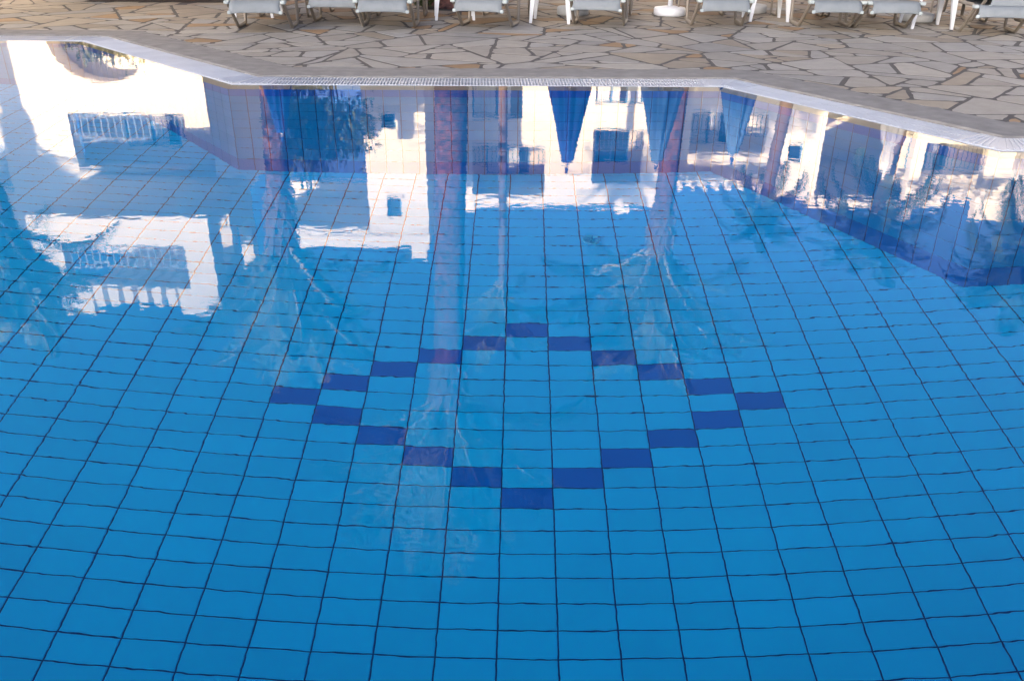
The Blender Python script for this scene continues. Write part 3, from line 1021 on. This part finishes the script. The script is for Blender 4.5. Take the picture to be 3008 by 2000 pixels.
frond_meshes = []
def make_frond(length, droop, seed, rise=0.55, leaf='palm_leaf'):
    """arching pinnate leaf in the local xz plane, growing along +x"""
    rnd = random.Random(seed)
    k = 16; pts = []
    ang = rad(rise)
    p = Vector((0, 0, 0)); a = ang
    step = length / k
    for i in range(k + 1):
        pts.append(p.copy())
        t = i / k
        a = ang - droop * t ** 1.7
        p = p + Vector((math.cos(a), 0, math.sin(a))) * step
    rc = MB().tube(pts, [0.031 * (1 - i / k) + 0.005 for i in range(k + 1)], 5, cap=False)
    lf = MB()
    m_ = 58
    for i in range(m_):
        t = 0.14 + 0.85 * (i + 0.5) / m_
        f = t * k; i0 = min(k - 1, int(f)); q = pts[i0].lerp(pts[i0 + 1], f - i0)
        d = (pts[i0 + 1] - pts[i0]).normalized()
        up = Vector((0, 1, 0)).cross(d) * -1
        L = length * 0.20 * (math.sin(PI * min(1, t * 0.86 + 0.12)) ** 0.7) * rnd.uniform(0.85, 1.12)
        for s_ in (-1, 1):
            side = Vector((0, s_, 0))
            dr_ = (d * 0.62 + side * 0.74 + up * rnd.uniform(0.10, 0.32)).normalized()
            tipd = (dr_ + Vector((0, 0, -0.35 - rnd.uniform(0, 0.25)))).normalized()
            wv = d * 0.018 + up * 0.005
            p1 = q + dr_ * L * 0.55; p2 = p1 + tipd * L * 0.45
            lf.add([q - wv * 0.5, q + wv * 0.5, p1 + wv, p1 - wv, p2], [(0, 1, 2, 3), (3, 2, 4)])
    return rc.mesh('rachis', 'palm_rachis' if leaf == 'palm_leaf' else 'fan_leaf'), lf.mesh('frond', leaf)
FRONDS_D = [make_frond(2.6, dr_, 60 + i, rise, 'fan_leaf') for i, (dr_, rise) in enumerate([(1.5, 78), (1.9, 66), (2.2, 52), (2.4, 38), (2.4, 20), (2.0, -5)])]
FRONDS = [make_frond(1.0 * 2.6, dr_, 40 + i, rise) for i, (dr_, rise) in enumerate([(0.55, 86), (0.75, 81), (0.95, 76), (1.2, 70), (1.45, 61), (1.65, 48)])]

def palm(x, y, dia, skirt_z, crown_z, label, n_f=34, fl_=1.0, seed=0, lean=(0, 0), ringed=False, boots=True, droopy=False):
    rnd = random.Random(seed)
    root = empty('palm_tree', (x, y, 0)); tag(root, label, 'palm', 'palm trees around the terrace')
    r0 = dia / 2
    path = lambda z: (lean[0] * (z / crown_z), lean[1] * (z / crown_z))
    n = 28; dz = 0.055; rows = int(crown_z / dz)
    vs_ = []; fs_ = []
    for i in range(rows + 1):
        z = -0.1 + (crown_z + 0.1) * i / rows; ox, oy = path(max(0, z))
        base = r0 * (1 + 0.35 * math.exp(-max(0, z) / 0.25)) * (1 - 0.06 * z / crown_z)
        for q in range(n):
            an = 2 * PI * q / n
            if ringed:
                bmp = 0.03 * math.sin(z * 2 * PI / 0.11) + 0.04 * noise.noise(Vector((math.cos(an) * 2, math.sin(an) * 2, z * 4)))
            else:
                u_ = an / (2 * PI) * 10; w_ = z / 0.17
                bmp = 0.085 * max(0.0, math.sin(PI * (u_ + w_)) * math.sin(PI * (u_ - w_))) ** 0.5 * (1 if math.sin(PI * (u_ + w_)) * math.sin(PI * (u_ - w_)) > 0 else 0) + 0.06 * noise.noise(Vector((math.cos(an) * 3, math.sin(an) * 3, z * 5 + seed)))
            rr = base * (1 + bmp)
            vs_.append((ox + math.cos(an) * rr, oy + math.sin(an) * rr, z))
    for i in range(rows):
        for q in range(n):
            fs_.append((i * n + q, i * n + (q + 1) % n, (i + 1) * n + (q + 1) % n, (i + 1) * n + q))
    MB().add(vs_, fs_, True).build('trunk', 'trunk_ringed' if ringed else 'trunk_bark', root)
    # cut leaf bases below the crown, tilted outwards
    if boots:
        nb = 46
        for k in range(nb):
            t = k / nb; z = skirt_z + (crown_z - skirt_z) * t; an = k * 2.39996
            ox, oy = path(z); L = 0.16 + 0.22 * t + rnd.uniform(-0.03, 0.05); out = 0.75 - 0.45 * t
            d = Vector((math.cos(an) * out, math.sin(an) * out, 1.0)).normalized(); sd = Vector((-math.sin(an), math.cos(an), 0)); nn_ = d.cross(sd)
            p0 = Vector((ox + math.cos(an) * r0 * 0.92, oy + math.sin(an) * r0 * 0.92, z)); p1 = p0 + d * L
            w0, w1, th = 0.085, 0.05, 0.022
            v8 = [p0 - sd * w0 - nn_ * th, p0 + sd * w0 - nn_ * th, p0 + sd * w0 + nn_ * th, p0 - sd * w0 + nn_ * th, p1 - sd * w1 - nn_ * th * .5, p1 + sd * w1 - nn_ * th * .5, p1 + sd * w1 + nn_ * th * .5, p1 - sd * w1 + nn_ * th * .5]
            MB().add(v8, [(0, 3, 2, 1), (4, 5, 6, 7), (0, 1, 5, 4), (1, 2, 6, 5), (2, 3, 7, 6), (3, 0, 4, 7)]).build('leaf_base', 'cut_boot', root)
    ox, oy = path(crown_z)
    for k in range(n_f):
        t = k / n_f; an = k * 2.39996 + rnd.uniform(-0.2, 0.2)
        rc, lf = (FRONDS_D if droopy else FRONDS)[min(5, int(t * 6))]
        sc = fl_ * rnd.uniform(0.85, 1.12)
        o = link('frond', lf, root, (ox, oy, crown_z - 0.12 + 0.25 * (1 - t)))
        o.rotation_euler = (rnd.uniform(-0.25, 0.25), rnd.uniform(-0.08, 0.08), an); o.scale = (sc, sc, sc)
        link('rachis', rc, o)
    return root

p = refl(816, 268, 15.5); palm(p.x, 15.5, 0.44, refl(838, 545, 15.5).z, refl(845, 700, 15.5).z, 'date palm mirrored on the left with a thick skirt of cut leaf bases', 32, 1.12, 1, lean=(-0.25, 0))
p = refl(1333, 268, 13.8); palm(p.x, 13.8, 0.52, refl(1325, 1045, 13.8).z, refl(1325, 1140, 13.8).z, 'tall thick date palm in the planted bed, its trunk mirrored left of the middle', 34, 1.35, 2, lean=(-0.22, 0))
p = refl(1478, 268, 20.0); palm(p.x, 20.0, 0.21, 6.4, refl(1465, 830, 20).z, 'slender smooth pale palm mirrored in the middle between the thick palm and the blue parasol', 26, 0.8, 3, ringed=True, boots=False)
p = refl(2000, 268, 17.0); palm(p.x, 17.0, 0.40, refl(1965, 600, 17).z, refl(1960, 715, 17).z, 'date palm mirrored right of the middle beside the blue parasol', 32, 1.25, 4, lean=(-0.15, 0))
p = refl(2332, 306, 18.0); palm(p.x, 18.0, 0.27, 4.3, refl(2262, 600, 18).z, 'slim leaning palm mirrored against the white wall on the right', 40, 0.45, 5, lean=(-0.3, 0), ringed=True, boots=False, droopy=True)
p = refl(2672, 390, 16.0); palm(p.x, 16.0, 0.24, 3.9, refl(2622, 620, 16).z, 'slim palm mirrored beside the white tied parasol on the right', 46, 0.58, 6, lean=(-0.3, 0), ringed=True, boots=False, droopy=True)
palm(-7.45, 11.7, 0.36, 2.2, 2.7, 'low palm just beyond the left edge, its fronds mirrored over the white house', 44, 0.72, 7)
p = refl(3100, 480, 14.0); palm(p.x, 14.0, 0.26, 3.3, refl(3030, 735, 14).z, 'palm at the right edge with its dark crown mirrored in the corner', 48, 0.62, 8, ringed=True, boots=False, droopy=True)
palm(-13.2, 12.6, 0.40, 4.2, 4.7, 'tall palm standing well beyond the left edge, throwing frond shadows on the left house', 34, 1.2, 9)

BEDR = [(-1.35, 13.42, -0.35, 15.2), (-6.6, 14.0, -4.3, 15.6)]
for (x0, y0, x1, y1) in BEDR:
    mb = MB(); nx_, ny_ = 10, 14; vs_ = []; fs_ = []
    for a in range(nx_ + 1):
        for c in range(ny_ + 1):
            x = x0 + (x1 - x0) * a / nx_; y = y0 + (y1 - y0) * c / ny_
            ed = a in (0, nx_) or c in (0, ny_)
            vs_.append((x, y, 0.004 if ed else 0.03 + 0.02 * noise.noise(Vector((x * 4, y * 4, 0)))))
    for a in range(nx_):
        for c in range(ny_):
            i0 = a * (ny_ + 1) + c; fs_.append((i0, i0 + ny_ + 1, i0 + ny_ + 2, i0 + 1))
    tag(mb.add(vs_, fs_, True).build('planting_bed', 'soil'), kind='structure')
for k, (x, y, r_, h) in enumerate([(-1.25, 13.75, 0.22, 0.24), (-0.5, 13.7, 0.2, 0.2), (-0.95, 14.7, 0.35, 0.4)]):
    shrub('low_shrub', x, y, r_, h, ['low green plant at the left front of the palm bed', 'low green plant at the right front of the palm bed', 'low green plant behind the thick palm in its bed'][k], 'shrub', n=350, size=0.07, seed=60 + k, group='plants in the palm bed')
for k, (x, y, r_, h) in enumerate([(-6.2, 14.5, 0.5, 0.5), (-5.3, 14.35, 0.42, 0.42), (-4.55, 14.6, 0.32, 0.42)]):
    shrub('dry_shrub', x, y, r_, h, ['dry brownish ground plant at the far left end of the bed', 'dry brownish ground plant in the middle of the far left bed', 'dry yellowish plant right of the clay pot'][k], 'shrub', 'dry_grass', n=420, size=0.08, seed=70 + k, group='dry plants in the left bed')
pot = empty('clay_pot', (-5.0, 14.22, 0.03)); tag(pot, 'orange clay pot in the dry bed at the top left', 'pot')
MB().lathe([(0.13, 0), (0.16, 0.02), (0.23, 0.30), (0.26, 0.31), (0.26, 0.37), (0.23, 0.375), (0.21, 0.34), (0.05, 0.33)], 28).build('body', 'terracotta', pot)
p = refl(962, 300, 17.2); shrub('olive_tree', p.x, 17.2, 1.05, refl(960, 478, 17.2).z, 'bushy tree mirrored right of the left palm, in the gap between the white houses', 'tree', n=5200, size=0.13, seed=80, trunk_h=0.8)
for k, (u, v, Y) in enumerate([(300, 158, 15.6), (365, 168, 15.6), (430, 186, 15.6)]):
    p = refl(u, v, Y); shrub('hedge_shrub', p.x, Y, 0.62, p.z, ['left bush under the arch of the left house', 'middle bush under the arch of the left house', 'right bush under the arch of the left house'][k], mat='hedge_leaf_sunlit', n=1700, size=0.10, seed=90 + k, group='bushes under the arch')

# ------------------------------------------------------------------ white houses around the terrace
def wall_mesh(x0, x1, z0, z1, y0, y1, holes):
    """slab in the xz plane with rectangular openings, one connected surface with reveals"""
    xs = sorted({x0, x1} | {h[0] for h in holes} | {h[1] for h in holes}); zs = sorted({z0, z1} | {h[2] for h in holes} | {h[3] for h in holes})
    xs = [x for x in xs if x0 <= x <= x1]; zs = [z for z in zs if z0 <= z <= z1]
    nx, nz = len(xs) - 1, len(zs) - 1
    def solid(i, k):
        if not (0 <= i < nx and 0 <= k < nz): return False
        cx, cz = (xs[i] + xs[i + 1]) / 2, (zs[k] + zs[k + 1]) / 2
        return not any(h[0] < cx < h[1] and h[2] < cz < h[3] for h in holes)
    idx = {}; vs_ = []; fs_ = []
    def V(i, k, b_):
        if (i, k, b_) not in idx:
            idx[(i, k, b_)] = len(vs_); vs_.append((xs[i], (y0, y1)[b_], zs[k]))
        return idx[(i, k, b_)]
    for i in range(nx):
        for k in range(nz):
            if not solid(i, k): continue
            fs_.append((V(i, k, 0), V(i + 1, k, 0), V(i + 1, k + 1, 0), V(i, k + 1, 0)))
            fs_.append((V(i, k, 1), V(i, k + 1, 1), V(i + 1, k + 1, 1), V(i + 1, k, 1)))
            if not solid(i - 1, k): fs_.append((V(i, k, 0), V(i, k + 1, 0), V(i, k + 1, 1), V(i, k, 1)))
            if not solid(i + 1, k): fs_.append((V(i + 1, k, 0), V(i + 1, k, 1), V(i + 1, k + 1, 1), V(i + 1, k + 1, 0)))
            if not solid(i, k - 1): fs_.append((V(i, k, 0), V(i, k, 1), V(i + 1, k, 1), V(i + 1, k, 0)))
            if not solid(i, k + 1): fs_.append((V(i, k + 1, 0), V(i + 1, k + 1, 0), V(i + 1, k + 1, 1), V(i, k + 1, 1)))
    return MB().add(vs_, fs_)

def B_(a, c): return MB().box(a, c)

def window(root, x0, x1, z0, z1, y, shutters=False, curtain=False, bars=1):
    """glazed window set into an opening: frame, panes, sill"""
    fw = 0.05
    fr = wall_mesh(x0, x1, z0, z1, y, y + 0.06, [(x0 + fw + k * (x1 - x0 - fw) / bars, x0 + (k + 1) * (x1 - x0 - fw) / bars, z0 + fw, z1 - fw) for k in range(bars)]).build('window', 'shutter_blue', root)
    for k in range(bars):
        a = x0 + fw + k * (x1 - x0 - fw) / bars; c = x0 + (k + 1) * (x1 - x0 - fw) / bars
        B_((a, y + 0.025, z0 + fw), (c, y + 0.035, z1 - fw)).build('pane', 'window_glass', fr)
        if curtain:
            n = 16; vs_ = []; w_ = (c - a) * (0.55 if k % 2 else 0.95)
            for q in range(n + 1):
                xx = a + w_ * q / n; yy = y + 0.018 - 0.012 * math.sin(q * 1.9)
                vs_ += [(xx, yy - 0.02, z0 + fw), (xx, yy - 0.02, z1 - fw)]
            MB().add(vs_, [(2 * q, 2 * q + 2, 2 * q + 3, 2 * q + 1) for q in range(n)], True).build('curtain', 'curtain', fr)
    B_((x0 - 0.06, y - 0.16, z0 - 0.07), (x1 + 0.06, y + 0.02, z0 - 0.002)).build('sill', 'wall_white', fr)
    return fr

def shutter_window(root, x0, x1, z0, z1, y):
    fr = wall_mesh(x0, x1, z0, z1, y, y + 0.05, [(x0 + 0.04, x1 - 0.04, z0 + 0.04, z1 - 0.04)]).build('window', 'shutter_blue', root)
    k = int((z1 - z0) / 0.07)
    for q in range(k):
        z = z0 + 0.05 + (z1 - z0 - 0.1) * q / k
        MB().add([(x0 + 0.04, y + 0.0, z), (x1 - 0.04, y + 0.0, z), (x1 - 0.04, y + 0.04, z + 0.055), (x0 + 0.04, y + 0.04, z + 0.055), (x0 + 0.04, y + 0.008, z - 0.01), (x1 - 0.04, y + 0.008, z - 0.01), (x1 - 0.04, y + 0.048, z + 0.045), (x0 + 0.04, y + 0.048, z + 0.045)],
                 [(0, 1, 2, 3), (7, 6, 5, 4), (0, 4, 5, 1), (3, 2, 6, 7)]).build('slat', 'curtain', fr)
    return fr

def railing(root, x0, x1, z0, z1, y):
    top = B_((x0, y - 0.02, z1 - 0.04), (x1, y + 0.02, z1)).build('railing', 'rail_metal', root)
    B_((x0, y - 0.015, z0 + 0.06), (x1, y + 0.015, z0 + 0.09)).build('bottom_rail', 'rail_metal', top)
    k = int((x1 - x0) / 0.13)
    for q in range(k):
        x = x0 + (q + 0.5) * (x1 - x0) / k
        B_((x - 0.009, y - 0.009, z0 + 0.091), (x + 0.009, y + 0.009, z1 - 0.041)).build('baluster', 'rail_metal', top)

def pergola(root, x0, x1, y0, y1, z, mat='wall_white', n=7, slant=0.0):
    for q in range(n):
        x = x0 + (x1 - x0) * (q + 0.5) / n
        B_((x - 0.05, y0, z), (x + 0.05, y1, z + 0.16)).build('beam', mat, root)

# --- left house (two levels, terrace on its upper floor)
hA = empty('white_house', (0, 0, 0)); tag(hA, 'white two-storey house mirrored on the left, with arch, balconies and roof pergola', 'house', 'white houses round the pool')
YA = 17.5
wall_mesh(-17.0, -6.2, 0.0, 5.45, YA, YA + 0.30, [(-9.25, -7.05, 0.0, 2.2), (-9.05, -6.70, 2.45, 3.6), (-11.6, -10.52, 3.1, 4.08), (-7.9, -6.9, 3.95, 5.0), (-13.2, -12.2, 1.0, 2.2)]).build('front_wall', 'wall_white', hA)
MB().box((-6.5, YA + 0.302, 0), (-6.2, 21.6, 4.4)).build('side_wall', 'wall_white', hA)
MB().box((-17, YA + 1.61, 4.402), (-6.202, 21.6, 4.6)).build('roof', 'wall_white', hA)
ar = MB(); n = 28; vs_ = []; fs_ = []
for k in range(n + 1):
    an = PI - PI * k / n; x = -8.15 + 1.0 * math.cos(an); z = 1.0 + 0.86 * math.sin(an)
    vs_ += [(x, YA - 0.004, z), (x, YA - 0.004, 2.24), (x, YA + 0.5, z), (x, YA + 0.5, 2.24)]
for k in range(n):
    a = 4 * k; fs_ += [(a, a + 4, a + 5, a + 1), (a, a + 2, a + 6, a + 4)]
ar.add(vs_, fs_)
for sx in (-1, 1):
    x0, x1 = (-9.27, -9.15) if sx < 0 else (-7.15, -7.03)
    ar.box((x0, YA - 0.004, 0), (x1, YA + 0.5, 2.24))
ar.build('arch', 'wall_white', hA)
B_((-9.6, YA + 0.52, 0), (-6.8, YA + 0.62, 2.27)).build('porch_back_wall', 'wall_white', hA)
B_((-9.6, YA + 0.31, 2.28), (-6.51, YA + 1.5, 2.44)).build('balcony_floor', 'wall_white', hA)
wall_mesh(-9.6, -6.51, 2.46, 5.1, YA + 1.5, YA + 1.6, [(-8.6, -7.4, 2.46, 3.5)]).build('balcony_back_wall', 'wall_white', hA)
window(hA, -8.6, -7.4, 2.46, 3.5, YA + 1.53, bars=2, curtain=True)
railing(hA, -9.04, -6.71, 2.45, 2.98, YA + 0.06)
shutter_window(hA, -11.6, -10.52, 3.1, 4.08, YA + 0.10)
shutter_window(hA, -13.2, -12.2, 1.0, 2.2, YA + 0.10)
window(hA, -7.9, -6.9, 3.95, 5.0, YA + 0.12, bars=2, curtain=True)
YT = 14.8
B_((-8.8, YT + 0.001, 3.72), (-5.56, YA - 0.003, 3.88)).build('terrace_slab', 'wall_white', hA)
wall_mesh(-8.82, -5.54, 3.70, 5.62, YT - 0.01, YT + 0.28, [(-8.30, -6.04, 4.26, 5.08), (-7.95, -6.3, 5.0, 5.9)]).build('terrace_front', 'wall_white', hA)
sw = MB(); 
sdw = wall_mesh(YT + 0.282, YA - 0.003, 3.70, 5.62, -5.80, -5.54, [(15.35, 15.95, 3.98, 4.9), (16.3, 17.2, 4.5, 5.7)])
MB().add([(v[1], v[0], v[2]) for v in sdw.v], [f[::-1] for f in sdw.f]).build('terrace_side', 'wall_white', hA)
railing(hA, -8.29, -6.05, 4.26, 4.72, YT + 0.12)
for q in range(6):
    x = -7.95 + 1.65 * (q + 0.5) / 6
    B_((x - 0.085, YT - 0.012, 5.09), (x + 0.085, YA - 0.01, 5.46)).build('beam', 'wall_white', hA)
B_((-8.25, YT + 0.9, 5.462), (-5.95, YT + 1.05, 5.56)).build('cross_beam', 'wall_white', hA)

# --- second house with the bridge
hB = empty('white_house', (0, 0, 0)); tag(hB, 'white house with two small square windows mirrored left of the thick palm', 'house', 'white houses round the pool')
YB = 22.0
wall_mesh(-3.86, -2.28, 0, 6.45, YB, YB + 0.3, [(-3.40, -3.03, 3.33, 3.76), (-3.37, -2.99, 5.56, 6.10)]).build('front_wall', 'wall_white', hB)
window(hB, -3.40, -3.03, 3.33, 3.76, YB + 0.09); window(hB, -3.37, -2.99, 5.56, 6.10, YB + 0.09)
B_((-2.58, YB + 0.302, 0), (-2.28, 27.0, 6.45)).build('right_wall', 'wall_white', hB)
B_((-3.86, YB + 0.302, 0), (-3.56, 27.0, 6.45)).build('left_wall', 'wall_white', hB)
B_((-6.6, YB - 0.02, 6.452), (-2.26, 25.0, 6.98)).build('parapet', 'wall_white', hB)
B_((-6.6, 24.6, 5.95), (-3.88, 24.9, 6.45)).build('bridge_wall', 'wall_white', hB)
B_((-2.82, YB + 0.4, 6.982), (-2.38, YB + 0.9, 7.5)).build('chimney', 'wall_white', hB)
B_((-6.3, YB - 0.06, 6.60), (-2.24, YB - 0.021, 6.66)).build('moulding', 'wall_cream', hB)

# --- middle house
hC = empty('white_house', (0, 0, 0)); tag(hC, 'white house mirrored in the middle behind the blue parasols, with wide windows', 'house', 'white houses round the pool')
YC = 26.0
wall_mesh(-2.27, 4.9, 0, 7.05, YC, YC + 0.3, [(-1.26, 0.24, 2.5, 4.32), (-1.28, 0.96, 5.2, 6.75), (2.41, 3.83, 2.6, 3.89), (2.40, 3.94, 4.63, 6.3)]).build('front_wall', 'wall_white', hC)
window(hC, -1.26, 0.24, 2.5, 4.32, YC + 0.1, bars=2, curtain=True)
window(hC, 2.41, 3.83, 2.6, 3.89, YC + 0.1, bars=3, curtain=True)
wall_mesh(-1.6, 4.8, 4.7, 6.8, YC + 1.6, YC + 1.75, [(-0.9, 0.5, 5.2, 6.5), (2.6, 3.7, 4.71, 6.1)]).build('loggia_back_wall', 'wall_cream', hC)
window(hC, -0.9, 0.5, 5.2, 6.5, YC + 1.62, bars=2, curtain=True); window(hC, 2.6, 3.7, 4.71, 6.1, YC + 1.62, bars=2)
B_((-1.6, YC + 0.302, 4.55), (4.8, YC + 1.6, 4.63)).build('loggia_floor', 'wall_white', hC)
railing(hC, -1.27, 0.95, 5.2, 5.75, YC + 0.05); railing(hC, 2.41, 3.93, 4.63, 5.2, YC + 0.05)
B_((-2.0, YC + 0.302, 6.8), (4.9, YC + 6, 7.0)).build('roof', 'wall_white', hC)
B_((4.6, YC + 0.302, 0), (4.9, YC + 6, 6.798)).build('side_wall', 'wall_white', hC)
B_((3.3, YC + 0.8, 7.002), (3.75, YC + 1.3, 7.45)).build('chimney', 'wall_white', hC)
B_((-1.75, YC + 0.6, 7.002), (-1.25, YC + 1.1, 7.5)).build('chimney', 'wall_white', hC)

# --- right house with pergola balcony
hD = empty('white_house', (0, 0, 0)); tag(hD, 'white house mirrored on the right behind the third blue parasol, with railing and pergola', 'house', 'white houses round the pool')
YD = 27.0
wall_mesh(5.0, 9.75, 0, 6.30, YD, YD + 0.3, [(5.53, 7.94, 4.3, 5.62), (5.6, 7.9, 2.2, 3.3), (8.70, 9.16, 5.32, 5.81)]).build('front_wall', 'wall_white', hD)
B_((7.96, YD - 0.01, 6.30), (9.75, YD + 0.3, 7.05)).build('parapet', 'wall_white', hD)
B_((9.45, YD + 0.302, 0), (9.75, YD + 5.398, 7.05)).build('side_wall', 'wall_white', hD)
window(hD, 8.70, 9.16, 5.32, 5.81, YD + 0.09); window(hD, 5.6, 7.9, 2.2, 3.3, YD + 0.1, bars=3, curtain=True)
wall_mesh(5.1, 8.3, 4.2, 6.2, YD + 1.4, YD + 1.55, [(5.7, 7.1, 4.3, 5.6)]).build('balcony_back_wall', 'wall_white', hD)
window(hD, 5.7, 7.1, 4.3, 5.6, YD + 1.42, bars=2, curtain=True)
B_((5.1, YD + 0.302, 4.15), (8.3, YD + 1.4, 4.28)).build('balcony_floor', 'wall_white', hD)
railing(hD, 5.54, 7.93, 4.3, 5.0, YD + 0.05)
pergola(hD, 5.0, 8.0, YD - 1.1, YD + 1.4, 6.32, n=8)
for y in (YD - 0.9, YD - 0.4):
    B_((4.95, y, 6.22 if y < YD - 0.5 else 6.20), (8.1, y + 0.1, 6.318)).build('cross_beam', 'wall_white', hD)
B_((9.752, YD + 5.4, 0), (14.6, YD + 5.7, 7.2)).build('recess_wall', 'wall_white', hD)
B_((9.752, YD + 0.4, 7.202), (14.2, YD + 5.75, 7.42)).build('shade_slab', 'wall_white', hD)  # slab added over the recess to keep its wall in shade

# --- far right house
hE = empty('white_house', (0, 0, 0)); tag(hE, 'white house mirrored at the right edge with a long railing under a pergola', 'house', 'white houses round the pool')
YE = 26.0
wall_mesh(12.2, 20.0, 0, 7.4, YE, YE + 0.3, [(12.55, 14.5, 4.95, 6.2), (12.55, 14.5, 6.2, 7.5), (12.7, 14.3, 2.2, 3.6), (16.2, 17.2, 5.0, 6.1)]).build('front_wall', 'wall_white', hE)
window(hE, 12.7, 14.3, 2.2, 3.6, YE + 0.1, bars=2, curtain=True); window(hE, 16.2, 17.2, 5.0, 6.1, YE + 0.1, bars=2)
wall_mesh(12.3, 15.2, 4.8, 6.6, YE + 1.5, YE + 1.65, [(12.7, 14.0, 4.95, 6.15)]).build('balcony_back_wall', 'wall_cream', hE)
window(hE, 12.7, 14.0, 4.95, 6.15, YE + 1.52, bars=2, curtain=True)
B_((12.3, YE + 0.302, 4.8), (15.2, YE + 1.5, 4.93)).build('balcony_floor', 'wall_white', hE)
railing(hE, 12.56, 14.49, 4.95, 5.75, YE + 0.05)
pergola(hE, 12.2, 14.9, YE - 1.0, YE + 1.5, 6.32, n=7)
for y in (YE - 0.8, YE - 0.3):
    B_((12.1, y, 6.22), (14.9, y + 0.1, 6.318)).build('cross_beam', 'wall_white', hE)

# --- unseen tall block added far behind the photographer: keeps pool and terrace in the shade of the low sun
hw_ = empty('shade_block', (0, 0, 0)); tag(hw_, 'unseen tall white block added far behind the photographer to shade the pool', 'building')
HW_Y, HW_H = -60.0, 28.0
holes = [(-92 + 5.2 * k + 1.6, -92 + 5.2 * k + 3.6, z, z + 2.1) for k in range(13) for z in [0.4 + 3.4 * f for f in range(8)]]
wall_mesh(-92, -24.0, 0, HW_H, HW_Y - 0.3, HW_Y, holes).build('front_wall', 'wall_white', hw_)
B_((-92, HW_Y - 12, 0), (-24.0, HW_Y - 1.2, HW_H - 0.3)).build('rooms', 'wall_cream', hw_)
B_((-92, HW_Y - 12, HW_H - 0.298), (-24.0, HW_Y - 0.302, HW_H - 0.1)).build('roof', 'wall_white', hw_)
for h_ in holes:
    B_((h_[0], HW_Y - 0.2, h_[2]), (h_[1], HW_Y - 0.15, h_[3])).build('window', 'window_glass', hw_)
